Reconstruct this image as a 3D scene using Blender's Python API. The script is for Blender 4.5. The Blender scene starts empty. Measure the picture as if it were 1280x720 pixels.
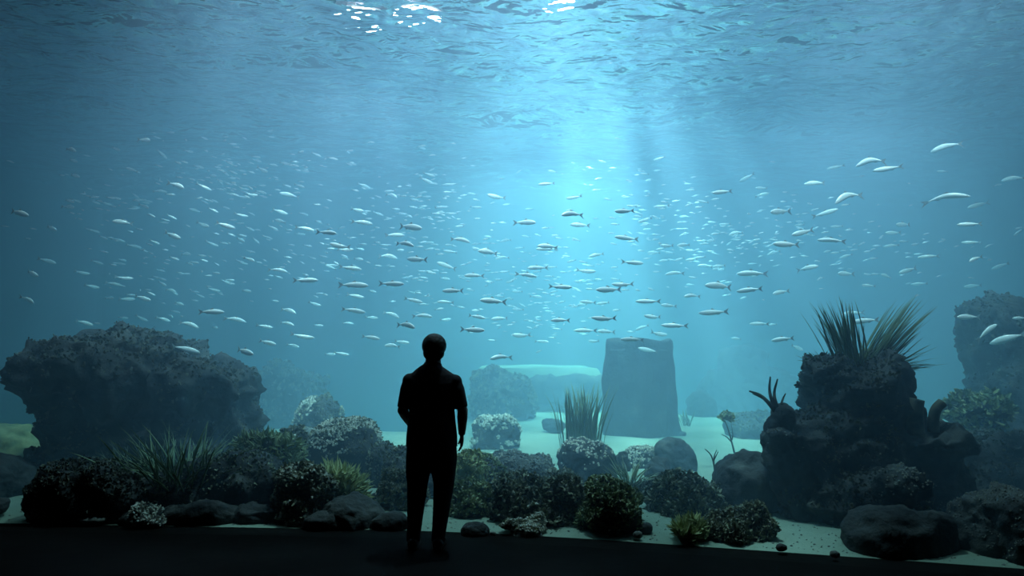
import bpy, bmesh, math, random
import numpy as np
from mathutils import Vector, Matrix, Quaternion

C = bpy.context.scene.collection
SC = bpy.context.scene
random.seed(7)
PI = math.pi

# ------------------------------------------------------------------ camera
FPX = 930.0                                   # focal length in pixels of the 1280 px wide frame
EYE = 1.6
PITCH = math.atan2(70.0, FPX)
cam_data = bpy.data.cameras.new('camera')
cam_data.sensor_width = 36.0
cam_data.lens = FPX / 1280.0 * 36.0
cam_data.clip_end = 200.0
cam = bpy.data.objects.new('camera', cam_data)
cam.location = (0, 0, EYE)
cam.rotation_euler = (PI / 2 + PITCH, 0, 0)
C.objects.link(cam)
SC.camera = cam

# ------------------------------------------------------------------ world, exposure
w = bpy.data.worlds.new('world')
SC.world = w
w.use_nodes = True
w.node_tree.nodes['Background'].inputs[0].default_value = (0.02, 0.03, 0.04, 1)
w.node_tree.nodes['Background'].inputs[1].default_value = 0.05
SC.view_settings.view_transform = 'Standard'
SC.view_settings.look = 'None'
SC.view_settings.gamma = 1.0
SC.view_settings.exposure = 0.0
SC.view_settings.use_curve_mapping = False
SC.cycles.max_bounces = 6
SC.cycles.diffuse_bounces = 2
SC.cycles.glossy_bounces = 3
SC.cycles.transmission_bounces = 4
SC.cycles.transparent_max_bounces = 12
SC.cycles.volume_bounces = 1
SC.cycles.use_denoising = True
SC.cycles.caustics_reflective = False
SC.cycles.caustics_refractive = False

WATER_Z = 6.25                                # resting level of the water
TANK_BACK = 27.0

# ------------------------------------------------------------------ the lamps over the tank
def flood(name, loc, target, watts, cone, blend, colour, ripple=0.0, radius=0.25, rscale=8.0):
    """A spot lamp above the water; ripple > 0 breaks its beam up as the moving surface does."""
    d = bpy.data.lights.new(name, 'SPOT')
    d.energy = watts
    d.color = colour
    d.spot_size = math.radians(cone)
    d.spot_blend = blend
    d.shadow_soft_size = radius
    if ripple > 0:
        d.use_nodes = True
        nt = d.node_tree
        em = next(n for n in nt.nodes if n.type == 'EMISSION')
        tc = nt.nodes.new('ShaderNodeTexCoord')
        nz = nt.nodes.new('ShaderNodeTexNoise')
        nz.inputs['Scale'].default_value = rscale
        nz.inputs['Detail'].default_value = 1.0
        rp = nt.nodes.new('ShaderNodeMapRange')
        rp.inputs['From Min'].default_value = 0.38
        rp.inputs['From Max'].default_value = 0.66
        rp.inputs['To Min'].default_value = 1.0 - ripple
        rp.inputs['To Max'].default_value = 1.0 + ripple
        mp = nt.nodes.new('ShaderNodeMapping')       # long-crested ripples: the pattern is drawn out in depth
        mp.inputs['Scale'].default_value = (1.0, 0.12, 0.12)
        nt.links.new(tc.outputs['Normal'], mp.inputs['Vector'])
        nt.links.new(mp.outputs[0], nz.inputs['Vector'])
        nt.links.new(nz.outputs['Fac'], rp.inputs['Value'])
        nt.links.new(rp.outputs['Result'], em.inputs['Strength'])
    o = bpy.data.objects.new(name, d)
    o.location = loc
    v = Vector(target) - Vector(loc)
    o.rotation_euler = v.to_track_quat('-Z', 'Y').to_euler()
    C.objects.link(o)
    return o

CY = (0.84, 0.92, 1.0)
BL = (0.78, 0.80, 1.0)
VI = (0.98, 0.84, 1.0)
LAMPS = [
    # name, loc, target, watts, cone, blend, colour, ripple
    ('floodlight_beam', (1.5, 14.0, 11.0), (1.7, 14.6, 0), 11000, 70, 1.0, CY, 0.75),
    ('floodlight_beam', (0.7, 19.5, 11.0), (0.9, 19.5, 0), 17000, 68, 1.0, CY, 0.7),
    ('floodlight_beam', (-2.6, 12.5, 11.0), (-2.6, 12.8, 0), 2600, 48, 1.0, VI, 0.9),
    ('floodlight_beam', (6.0, 15.0, 11.0), (6.2, 15.0, 0), 5600, 66, 1.0, VI, 0.8),
    ('floodlight_beam', (-6.8, 17.0, 11.0), (-6.4, 17.0, 0), 1300, 60, 1.0, BL, 0.7),
    ('floodlight_beam', (0.8, 8.4, 11.5), (0.8, 9.2, 0), 4900, 84, 1.0, (0.62, 0.84, 1.0), 0.5),  # added fill that lifts the front reef and the water near the window
    # fill lamps added along the window to brighten the fish from the front
    ('fish_fill_beam', (-2.4, 7.3, 9.4), (-4.2, 11.0, 1.8), 3200, 48, 0.9, CY, 0.3),
    ('fish_fill_beam', (0.0, 6.9, 9.4), (0.0, 10.8, 1.8), 3400, 52, 0.9, CY, 0.3),
    ('fish_fill_beam', (5.5, 6.0, 9.4), (4.4, 10.4, 2.0), 3600, 52, 0.9, CY, 0.3),
]
for n_, l_, t_, w_, c_, b_, col_, r_ in LAMPS:
    flood(n_, l_, t_, w_, c_, b_, col_, r_)

def area(name, loc, sx, sy, watts, colour):
    d = bpy.data.lights.new(name, 'AREA')
    d.shape = 'RECTANGLE'
    d.size, d.size_y = sx, sy
    d.energy = watts
    d.color = colour
    o = bpy.data.objects.new(name, d)
    o.location = loc
    C.objects.link(o)
    return o
area('ambient_fill', (1.5, 13.0, 11.6), 22, 13, 1250, (0.62, 0.78, 1.0))  # broad ambient fill added under the closed ceiling to soften the shadows

# ------------------------------------------------------------------ helpers: pixels, noise, materials, meshes
SP, CP = math.sin(PITCH), math.cos(PITCH)
def ray(px, py):
    u, v = (px - 640.0) / FPX, (360.0 - py) / FPX
    return u, CP - v * SP, SP + v * CP          # x, y, z per unit of optical depth
def P(px, py, Y):
    """The point at distance Y in front of the camera that is seen at pixel (px, py)."""
    x, y, z = ray(px, py)
    k = Y / y
    return Vector((x * k, Y, EYE + z * k))
def depth_at(py, z=0.05):
    x, y, zz = ray(640, py)
    return y * (z - EYE) / zz
def MPP(Y):
    return Y / FPX                             # metres per pixel at distance Y

def _hash(ix, iy, iz, seed):
    h = (ix * 73856093) ^ (iy * 19349663) ^ (iz * 83492791) ^ (seed * 2654435761)
    h = (h ^ (h >> 13)) * 1274126177
    h = h & 0x7fffffff
    h = (h ^ (h >> 15)) * 2246822519 & 0x7fffffff
    return h.astype(np.float64) / 0x3fffffff - 1.0
def vnoise(p, seed=0):
    i = np.floor(p).astype(np.int64)
    f = p - i
    u = f * f * f * (f * (f * 6 - 15) + 10)
    x, y, z = i[:, 0], i[:, 1], i[:, 2]
    def c(a, b, d): return _hash(x + a, y + b, z + d, seed)
    ux, uy, uz = u[:, 0], u[:, 1], u[:, 2]
    def L(a, b, t): return a + (b - a) * t
    return L(L(L(c(0,0,0), c(1,0,0), ux), L(c(0,1,0), c(1,1,0), ux), uy),
             L(L(c(0,0,1), c(1,0,1), ux), L(c(0,1,1), c(1,1,1), ux), uy), uz)
def fbm(p, seed=0, octv=4, gain=0.5, lac=2.03, ridged=False):
    a, s = 1.0, np.zeros(len(p))
    q = np.array(p, dtype=np.float64)
    for k in range(octv):
        n = vnoise(q, seed + k * 17)
        if ridged: n = 1.0 - 2.0 * np.abs(n)
        s += a * n
        a *= gain
        q = q * lac + 11.3
    return s

def mesh_np(name, V, F, smooth=True):
    me = bpy.data.meshes.new(name)
    V = np.asarray(V, dtype=np.float64)
    me.from_pydata(V.tolist(), [], F.tolist() if hasattr(F, 'tolist') else F)
    if smooth:
        me.polygons.foreach_set('use_smooth', [True] * len(me.polygons))
    me.update()
    return me
def obj(name, me, mat=None, parent=None, **props):
    o = bpy.data.objects.new(name, me)
    C.objects.link(o)
    if mat is not None and me is not None and len(me.materials) == 0:
        me.materials.append(mat)
    if parent is not None: o.parent = parent
    for k, v in props.items(): o[k] = v
    return o
def empty(name, loc=(0, 0, 0), **props):
    o = bpy.data.objects.new(name, None)
    o.empty_display_size = 0.1
    o.location = loc
    C.objects.link(o)
    for k, v in props.items(): o[k] = v
    return o
def bm_mesh(name, bm, smooth=False):
    me = bpy.data.meshes.new(name)
    bm.normal_update()
    bm.to_mesh(me)
    bm.free()
    if smooth: me.polygons.foreach_set('use_smooth', [True] * len(me.polygons))
    return me
def add_box(bm, lo, hi):
    vs = [bm.verts.new((x, y, z)) for x in (lo[0], hi[0]) for y in (lo[1], hi[1]) for z in (lo[2], hi[2])]
    for f in ((0,1,3,2), (4,6,7,5), (0,4,5,1), (2,3,7,6), (0,2,6,4), (1,5,7,3)):
        bm.faces.new([vs[i] for i in f])
def box(name, lo, hi, mat, parent=None, **props):
    bm = bmesh.new()
    add_box(bm, lo, hi)
    return obj(name, bm_mesh(name, bm), mat, parent, **props)

_MATS = {}
def mat_plain(name, colour, rough=0.8, metal=0.0, spec=0.3):
    m = bpy.data.materials.new(name)
    m.use_nodes = True
    b = m.node_tree.nodes['Principled BSDF']
    b.inputs['Base Color'].default_value = (*colour, 1)
    b.inputs['Roughness'].default_value = rough
    b.inputs['Metallic'].default_value = metal
    b.inputs['Specular IOR Level'].default_value = spec
    return m
def mat_noise(name, c1, c2, scale=6.0, rough=0.9, bump=0.3, bscale=None, dist=0.03, spec=0.2, detail=5.0, c3=None):
    """Two or three own colours mottled by noise, with fine relief."""
    m = mat_plain(name, c1, rough, 0.0, spec)
    nt = m.node_tree
    b = nt.nodes['Principled BSDF']
    tc = nt.nodes.new('ShaderNodeTexCoord')
    n1 = nt.nodes.new('ShaderNodeTexNoise')
    n1.inputs['Scale'].default_value = scale
    n1.inputs['Detail'].default_value = detail
    cr = nt.nodes.new('ShaderNodeValToRGB')
    cr.color_ramp.elements[0].position = 0.36
    cr.color_ramp.elements[0].color = (*c1, 1)
    cr.color_ramp.elements[1].position = 0.64
    cr.color_ramp.elements[1].color = (*c2, 1)
    if c3 is not None:
        e = cr.color_ramp.elements.new(0.72)
        e.color = (*c3, 1)
    nt.links.new(tc.outputs['Object'], n1.inputs['Vector'])
    nt.links.new(n1.outputs['Fac'], cr.inputs['Fac'])
    nt.links.new(cr.outputs['Color'], b.inputs['Base Color'])
    n2 = nt.nodes.new('ShaderNodeTexNoise')
    n2.inputs['Scale'].default_value = bscale or scale * 4
    n2.inputs['Detail'].default_value = 6.0
    bp = nt.nodes.new('ShaderNodeBump')
    bp.inputs['Strength'].default_value = bump
    bp.inputs['Distance'].default_value = dist
    nt.links.new(tc.outputs['Object'], n2.inputs['Vector'])
    nt.links.new(n2.outputs['Fac'], bp.inputs['Height'])
    nt.links.new(bp.outputs['Normal'], b.inputs['Normal'])
    return m

M = {}
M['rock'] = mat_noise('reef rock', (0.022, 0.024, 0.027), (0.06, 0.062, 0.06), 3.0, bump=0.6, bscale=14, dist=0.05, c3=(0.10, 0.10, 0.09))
M['rock_pale'] = mat_noise('pale encrusted rock', (0.10, 0.11, 0.11), (0.22, 0.22, 0.19), 4.0, bump=0.6, bscale=16, dist=0.04, c3=(0.34, 0.33, 0.28))
M['sand'] = mat_noise('coral sand', (0.205, 0.27, 0.205), (0.27, 0.34, 0.265), 1.2, bump=0.25, bscale=9, dist=0.03)
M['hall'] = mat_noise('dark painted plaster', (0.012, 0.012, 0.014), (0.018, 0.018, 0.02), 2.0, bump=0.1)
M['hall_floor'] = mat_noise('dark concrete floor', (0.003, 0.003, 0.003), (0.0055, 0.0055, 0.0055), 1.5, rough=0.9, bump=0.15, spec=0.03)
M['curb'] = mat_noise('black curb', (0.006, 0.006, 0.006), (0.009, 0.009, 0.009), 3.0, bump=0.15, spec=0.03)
M['tank_wall'] = mat_noise('blue grey tank wall', (0.05, 0.085, 0.11), (0.08, 0.12, 0.145), 0.6, bump=0.2)
M['dark_metal'] = mat_plain('dark lamp housing', (0.03, 0.03, 0.035), 0.5, 0.6)

def mat_lamp():
    m = bpy.data.materials.new('lit lamp lens')
    m.use_nodes = True
    nt = m.node_tree
    nt.nodes.clear()
    e = nt.nodes.new('ShaderNodeEmission')
    e.inputs['Color'].default_value = (0.95, 0.93, 1.0, 1)
    e.inputs['Strength'].default_value = 25.0
    o = nt.nodes.new('ShaderNodeOutputMaterial')
    nt.links.new(e.outputs[0], o.inputs['Surface'])
    return m
M['lens'] = mat_lamp()

def mat_glass():
    m = bpy.data.materials.new('acrylic pane')
    m.use_nodes = True
    nt = m.node_tree
    nt.nodes.clear()
    t = nt.nodes.new('ShaderNodeBsdfTransparent')
    t.inputs[0].default_value = (0.985, 0.995, 0.995, 1)
    g = nt.nodes.new('ShaderNodeBsdfGlossy')
    g.inputs['Roughness'].default_value = 0.0
    lw = nt.nodes.new('ShaderNodeFresnel')
    lw.inputs['IOR'].default_value = 1.2
    ge = nt.nodes.new('ShaderNodeNewGeometry')
    inv = nt.nodes.new('ShaderNodeMath')
    inv.operation = 'SUBTRACT'
    inv.inputs[0].default_value = 1.0
    mul = nt.nodes.new('ShaderNodeMath')
    mul.operation = 'MULTIPLY'
    mx = nt.nodes.new('ShaderNodeMixShader')
    o = nt.nodes.new('ShaderNodeOutputMaterial')
    nt.links.new(ge.outputs['Backfacing'], inv.inputs[1])
    nt.links.new(lw.outputs[0], mul.inputs[0])
    nt.links.new(inv.outputs[0], mul.inputs[1])
    nt.links.new(mul.outputs[0], mx.inputs[0])
    nt.links.new(t.outputs[0], mx.inputs[1])
    nt.links.new(g.outputs[0], mx.inputs[2])
    nt.links.new(mx.outputs[0], o.inputs['Surface'])
    return m
M['glass'] = mat_glass()

def mat_water_body():
    m = bpy.data.materials.new('hazy sea water')
    m.use_nodes = True
    nt = m.node_tree
    nt.nodes.clear()
    s = nt.nodes.new('ShaderNodeVolumeScatter')
    s.inputs['Color'].default_value = (0.46, 0.72, 1.0, 1)
    s.inputs['Density'].default_value = 0.105
    s.inputs['Anisotropy'].default_value = 0.25
    a = nt.nodes.new('ShaderNodeVolumeAbsorption')
    a.inputs['Color'].default_value = (0.0, 0.825, 0.945, 1)
    a.inputs['Density'].default_value = 0.108
    ad = nt.nodes.new('ShaderNodeAddShader')
    o = nt.nodes.new('ShaderNodeOutputMaterial')
    nt.links.new(s.outputs[0], ad.inputs[0])
    nt.links.new(a.outputs[0], ad.inputs[1])
    nt.links.new(ad.outputs[0], o.inputs['Volume'])
    return m
M['water_body'] = mat_water_body()

def mat_water_surface():
    """Water against air: mirrors below the critical angle, lets steep light through."""
    m = bpy.data.materials.new('rippled water surface')
    m.use_nodes = True
    nt = m.node_tree
    nt.nodes.clear()
    tc = nt.nodes.new('ShaderNodeTexCoord')
    mp = nt.nodes.new('ShaderNodeMapping')
    mp.inputs['Scale'].default_value = (1.0, 1.5, 1.0)
    nz = nt.nodes.new('ShaderNodeTexNoise')
    nz.inputs['Scale'].default_value = 2.1
    nz.inputs['Detail'].default_value = 2.5
    nz.inputs['Distortion'].default_value = 0.4
    bp = nt.nodes.new('ShaderNodeBump')
    bp.inputs['Strength'].default_value = 0.9
    bp.inputs['Distance'].default_value = 0.24
    fr = nt.nodes.new('ShaderNodeFresnel')
    fr.inputs['IOR'].default_value = 1.333
    t = nt.nodes.new('ShaderNodeBsdfTransparent')
    g = nt.nodes.new('ShaderNodeBsdfGlossy')
    g.inputs['Roughness'].default_value = 0.03
    mx = nt.nodes.new('ShaderNodeMixShader')
    o = nt.nodes.new('ShaderNodeOutputMaterial')
    nt.links.new(tc.outputs['Object'], mp.inputs['Vector'])
    nt.links.new(mp.outputs[0], nz.inputs['Vector'])
    nt.links.new(nz.outputs['Fac'], bp.inputs['Height'])
    nt.links.new(bp.outputs[0], fr.inputs['Normal'])
    nt.links.new(bp.outputs[0], g.inputs['Normal'])
    nt.links.new(fr.outputs[0], mx.inputs[0])
    nt.links.new(t.outputs[0], mx.inputs[1])
    nt.links.new(g.outputs[0], mx.inputs[2])
    nt.links.new(mx.outputs[0], o.inputs['Surface'])
    return m
M['water_surface'] = mat_water_surface()

# ------------------------------------------------------------------ the setting
S = dict(kind='structure')
HX, HB, HC = 12.0, -5.0, 5.5                  # dark hall: half width, back wall, ceiling
# the foot line of the big window, left to right (x, y): it bows towards the viewer on the right
PANE = [(-12.0, 7.20), (-8.0, 6.92), (-4.6, 6.67), (-2.0, 6.49), (-0.9, 6.41), (-0.2, 6.31), (0.5, 6.16), (2.0, 5.76), (3.65, 5.31), (6.0, 4.66), (8.0, 4.1), (12.0, 3.0)]
CURB_Z = 0.0
def offset_line(d):
    out = []
    for i, (x, y) in enumerate(PANE):
        a = PANE[max(i - 1, 0)]
        b = PANE[min(i + 1, len(PANE) - 1)]
        t = Vector((b[0] - a[0], b[1] - a[1])).normalized()
        out.append((x - t.y * d, y + t.x * d))
    return out
def strip_solid(name, d0, d1, z0, z1, mat, **props):
    """A bar of the window line, from offset d0 to d1 (positive is into the tank)."""
    A, B = offset_line(d0), offset_line(d1)
    bm = bmesh.new()
    rows = []
    for (ax, ay), (bx, by) in zip(A, B):
        rows.append([bm.verts.new(v) for v in ((ax, ay, z0), (bx, by, z0), (bx, by, z1), (ax, ay, z1))])
    for r, s in zip(rows, rows[1:]):
        for k in range(4):
            bm.faces.new((r[k], r[(k + 1) % 4], s[(k + 1) % 4], s[k]))
    bm.faces.new(rows[0][::-1])
    bm.faces.new(rows[-1])
    bmesh.ops.recalc_face_normals(bm, faces=bm.faces)
    return obj(name, bm_mesh(name, bm), mat, **props)
def floor_poly(name, pts, z0, z1, mat, **props):
    bm = bmesh.new()
    lo = [bm.verts.new((x, y, z0)) for x, y in pts]
    hi = [bm.verts.new((x, y, z1)) for x, y in pts]
    bm.faces.new(lo[::-1])
    bm.faces.new(hi)
    n = len(pts)
    for i in range(n):
        bm.faces.new((lo[i], lo[(i + 1) % n], hi[(i + 1) % n], hi[i]))
    bmesh.ops.recalc_face_normals(bm, faces=bm.faces)
    return obj(name, bm_mesh(name, bm), mat, **props)

front = offset_line(-0.12)
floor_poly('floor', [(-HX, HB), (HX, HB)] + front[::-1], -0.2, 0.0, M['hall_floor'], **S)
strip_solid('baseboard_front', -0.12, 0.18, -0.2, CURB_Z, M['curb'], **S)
strip_solid('window_1', 0.0, 0.12, CURB_Z, 5.4, M['glass'], **S)
strip_solid('wall_front', 0.0, 0.3, 5.4, 12.0, M['hall'], **S)
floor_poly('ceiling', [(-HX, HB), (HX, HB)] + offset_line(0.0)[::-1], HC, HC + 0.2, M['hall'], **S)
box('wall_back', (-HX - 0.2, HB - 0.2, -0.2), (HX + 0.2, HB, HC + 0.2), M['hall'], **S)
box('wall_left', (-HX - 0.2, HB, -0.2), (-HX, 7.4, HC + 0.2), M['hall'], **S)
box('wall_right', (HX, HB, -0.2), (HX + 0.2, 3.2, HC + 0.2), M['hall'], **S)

TX = 15.0
box('wall_left.001', (-TX - 0.2, 6.0, -3.8), (-TX, TANK_BACK + 0.2, 12.0), M['tank_wall'], **S)
box('wall_right.001', (TX, 2.0, -3.8), (TX + 0.2, TANK_BACK + 0.2, 12.0), M['tank_wall'], **S)
box('wall_back.001', (-TX, TANK_BACK, -3.8), (TX, TANK_BACK + 0.2, 12.0), M['tank_wall'], **S)
box('ceiling.001', (-TX - 0.2, 2.0, 11.9), (TX + 0.2, TANK_BACK + 0.2, 12.2), M['hall'], **S)

inner = offset_line(0.125)
fl = [(-TX, 7.5)] + inner + [(TX, 2.5)]
floor_poly('tank_water', fl + [(TX, TANK_BACK), (-TX, TANK_BACK)], -3.6, WATER_Z - 0.23, M['water_body'], **S)

def front_y(x):
    xs = [p[0] for p in inner]
    ys = [p[1] for p in inner]
    return np.interp(x, xs, ys)

# the rippling surface of the water
def water_surface():
    nx, ny = 330, 300
    xs = np.linspace(-TX, TX, nx)
    ys = 3.2 + (TANK_BACK - 3.2) * np.linspace(0, 1, ny) ** 1.25
    X, Y = np.meshgrid(xs, ys)
    p = np.stack([X.ravel(), Y.ravel(), np.zeros(X.size)], 1)
    z = 0.095 * fbm(p * (0.4, 0.75, 1), 3, 2) + 0.06 * fbm(p * (1.1, 2.2, 1), 9, 3)
    z = np.clip(z, -0.22, 0.3)
    V = np.stack([p[:, 0], p[:, 1], WATER_Z + z], 1)
    idx = np.arange(nx * ny).reshape(ny, nx)
    F = np.stack([idx[:-1, :-1].ravel(), idx[:-1, 1:].ravel(), idx[1:, 1:].ravel(), idx[1:, :-1].ravel()], 1)
    return obj('water_surface', mesh_np('water_surface', V, F), M['water_surface'], **S)
water_surface()

# the sand bed, with a raised far terrace
def sand_height(x, y):
    x = np.asarray(x, dtype=float)
    y = np.asarray(y, dtype=float)
    p = np.stack([x.ravel(), y.ravel(), np.zeros(x.size)], 1)
    z = 0.04 + 0.035 * fbm(p * 0.5, 21, 3) + 0.008 * fbm(p * (2.0, 3.2, 1), 22, 2)
    X, Y = p[:, 0], p[:, 1]
    def ss(t):
        t = np.clip(t, 0, 1)
        return t * t * (3 - 2 * t)
    # the bed falls away behind its far edge, but for a raised terrace in the middle
    mid = ss((X + 1.5) / 0.7) * ss((2.7 - X) / 0.7)
    edge = 13.6 + 3.6 * ss((X + 1.8) / 1.4) - 1.2 * ss((X - 3.0) / 1.5)
    z = z - 2.2 * ss((Y - edge) / 1.6) * (1 - mid)
    z = z + 1.0 * ss((Y - 17.4) / 0.3) * mid - 3.0 * ss((Y - 20.5) / 2.0) * mid
    near = np.clip((Y - front_y(X)) / 0.5, 0, 1)
    return (0.002 * (1 - near) + z * near)
def sand_bed():
    nx, ny = 260, 240
    a = np.linspace(0, 1, ny) ** 1.5
    xs = np.linspace(-TX, TX, nx)
    fy = np.interp(xs, [p[0] for p in fl], [p[1] for p in fl])
    X = np.repeat(xs[None, :], ny, 0)
    Y = fy[None, :] + (TANK_BACK - fy[None, :]) * a[:, None]
    Z = sand_height(X, Y).reshape(X.shape)
    V = np.stack([X.ravel(), Y.ravel(), Z.ravel()], 1)
    idx = np.arange(nx * ny).reshape(ny, nx)
    F = np.stack([idx[:-1, :-1].ravel(), idx[:-1, 1:].ravel(), idx[1:, 1:].ravel(), idx[1:, :-1].ravel()], 1)
    return obj('floor.001', mesh_np('sand_bed', V, F), M['sand'], **S)
sand_bed()
def ground(x, y):
    return float(sand_height(np.array([x]), np.array([y]))[0])

# lamp fixtures that the brightest ripples show
def lamp_fixture(loc, label, r=0.35, group=None):
    t = empty('floodlight', loc, label=label, category='lamp')
    if group: t['group'] = group
    bm = bmesh.new()
    bmesh.ops.create_cone(bm, cap_ends=True, segments=24, radius1=r * 1.15, radius2=r * 0.7, depth=r * 1.1, matrix=Matrix.Translation((0, 0, r * 0.56)))
    obj('housing', bm_mesh('housing', bm), M['dark_metal'], t)
    bm = bmesh.new()
    bmesh.ops.create_cone(bm, cap_ends=True, segments=24, radius1=r, radius2=r, depth=0.04, matrix=Matrix.Translation((0, 0, -0.01)))
    obj('lens', bm_mesh('lens', bm), M['lens'], t)
    bm = bmesh.new()
    bmesh.ops.create_cone(bm, cap_ends=True, segments=8, radius1=0.03, radius2=0.03, depth=11.75 - loc[2] - r, matrix=Matrix.Translation((0, 0, r + (11.75 - loc[2] - r) / 2)))
    obj('stem', bm_mesh('stem', bm), M['dark_metal'], t)
    return t

# ------------------------------------------------------------------ rocks and corals
M['growth_brown'] = mat_noise('brown turf', (0.11, 0.115, 0.08), (0.27, 0.265, 0.18), 8.0, bump=0.2)
M['turf_dark'] = mat_noise('dark rock turf', (0.05, 0.055, 0.045), (0.13, 0.13, 0.095), 8.0, bump=0.2)
M['growth_green'] = mat_noise('green turf', (0.13, 0.17, 0.09), (0.32, 0.35, 0.19), 8.0, bump=0.2)
M['growth_pale'] = mat_noise('pale crust', (0.30, 0.31, 0.26), (0.60, 0.58, 0.50), 8.0, bump=0.2)
M['growth_yellow'] = mat_noise('yellow green branches', (0.30, 0.33, 0.15), (0.50, 0.51, 0.27), 8.0, bump=0.2)
M['growth_dark'] = mat_noise('dark bush', (0.09, 0.105, 0.08), (0.25, 0.26, 0.18), 8.0, bump=0.2)
M['leaf'] = mat_noise('sea grass blade', (0.10, 0.15, 0.09), (0.20, 0.26, 0.14), 3.0, rough=0.6, bump=0.1)
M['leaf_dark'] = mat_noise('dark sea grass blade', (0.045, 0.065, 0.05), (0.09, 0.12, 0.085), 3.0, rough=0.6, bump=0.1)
M['leaf_pale'] = mat_noise('pale sea grass blade', (0.22, 0.27, 0.17), (0.36, 0.40, 0.27), 3.0, rough=0.6, bump=0.1)
M['twig'] = mat_noise('dark twig', (0.05, 0.06, 0.05), (0.10, 0.11, 0.09), 6.0, bump=0.2)

_ICO = {}
def ico(n):
    if n not in _ICO:
        bm = bmesh.new()
        bmesh.ops.create_icosphere(bm, subdivisions=n, radius=1.0)
        V = np.array([v.co[:] for v in bm.verts])
        F = np.array([[v.index for v in f.verts] for f in bm.faces])
        bm.free()
        _ICO[n] = (V, F)
    return _ICO[n]
def vert_normals(V, F):
    n = np.zeros_like(V)
    a, b, c = V[F[:, 0]], V[F[:, 1]], V[F[:, 2]]
    fn = np.cross(b - a, c - a)
    for k in range(F.shape[1]): np.add.at(n, F[:, k], fn)
    l = np.linalg.norm(n, axis=1, keepdims=True)
    return n / np.maximum(l, 1e-12)
def superell(V, e):
    """Push a unit sphere towards a rounded box."""
    if e == 1.0: return V
    W = np.sign(V) * np.abs(V) ** e
    return W
def crag(V, N, seed, amp, scale):
    q = V + 0.25 / scale * np.stack([fbm(V * scale * 0.8, seed + 31 + k, 2) for k in range(3)], 1)
    d = amp * (0.75 * fbm(q * scale * 0.8, seed, 3) + 0.55 * fbm(q * scale * 1.5, seed + 5, 4, ridged=True) - 0.5 + 0.22 * fbm(V * scale * 6.0, seed + 9, 2))
    return V + N * d[:, None]
def remesh_np(V, F, voxel):
    me = mesh_np('tmp', V, F)
    o = bpy.data.objects.new('tmp', me)
    C.objects.link(o)
    md = o.modifiers.new('r', 'REMESH')
    md.mode = 'VOXEL'
    md.voxel_size = voxel
    dg = bpy.context.evaluated_depsgraph_get()
    e = o.evaluated_get(dg).to_mesh()
    n = len(e.vertices)
    W = np.empty(n * 3)
    e.vertices.foreach_get('co', W)
    q = np.array([p.vertices[:] for p in e.polygons if len(p.vertices) == 4], dtype=np.int64)
    o.evaluated_get(dg).to_mesh_clear()
    bpy.data.objects.remove(o)
    bpy.data.meshes.remove(me)
    return W.reshape(-1, 3), q

def shape_blobs(blobs, seed, amp, scale, voxel=0.04, e=0.85, sub=5):
    """blobs: (px, py, rx_px, rz_px, Y, ry_m). Returns world V, F."""
    parts, off = [], 0
    Vs, Fs = [], []
    one = len(blobs) == 1
    for k, (px, py, rx, rz, Y, ry) in enumerate(blobs):
        c = P(px, py, Y)
        m = MPP(Y)
        V, F = ico(sub if one else 4)
        V = superell(V, e) * (rx * m, ry, rz * m) + np.array(c)
        Vs.append(V)
        Fs.append(F + off)
        off += len(V)
    V, F = np.concatenate(Vs), np.concatenate(Fs)
    if not one:
        V, F = remesh_np(V, F, voxel)
    N = vert_normals(V, F)
    V = crag(V, N, seed, amp, scale)
    return V, F

# small pieces scattered over a surface, joined into one part
def t_finger():
    V = np.array([[.5,0,0],[0,.5,0],[-.5,0,0],[0,-.5,0],[.38,0,.6],[0,.38,.6],[-.38,0,.6],[0,-.38,.6],[0,0,1.0]])
    F = [[0,1,5],[0,5,4],[1,2,6],[1,6,5],[2,3,7],[2,7,6],[3,0,4],[3,4,7],[4,5,8],[5,6,8],[6,7,8],[7,4,8]]
    return V, np.array(F)
def t_leaf():
    V = np.array([[-.35,-.06,0],[.35,.06,0],[-.55,.12,.5],[.55,-.04,.5],[-.2,-.1,1.0],[.3,.1,1.0],[0,.22,.45],[0,.16,.95]])
    F = [[0,1,6],[0,6,2],[1,3,6],[2,6,7],[2,7,4],[6,3,7],[3,5,7]]
    return V, np.array(F)
def t_knob():
    V = np.array([[1,0,0],[-1,0,0],[0,1,0],[0,-1,0],[0,0,1],[0,0,-1]]) * .5 + (0, 0, .3)
    F = [[0,2,4],[2,1,4],[1,3,4],[3,0,4],[2,0,5],[1,2,5],[3,1,5],[0,3,5]]
    return V, np.array(F)
TEMPL = {'finger': t_finger(), 'leaf': t_leaf(), 'knob': t_knob()}
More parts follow.
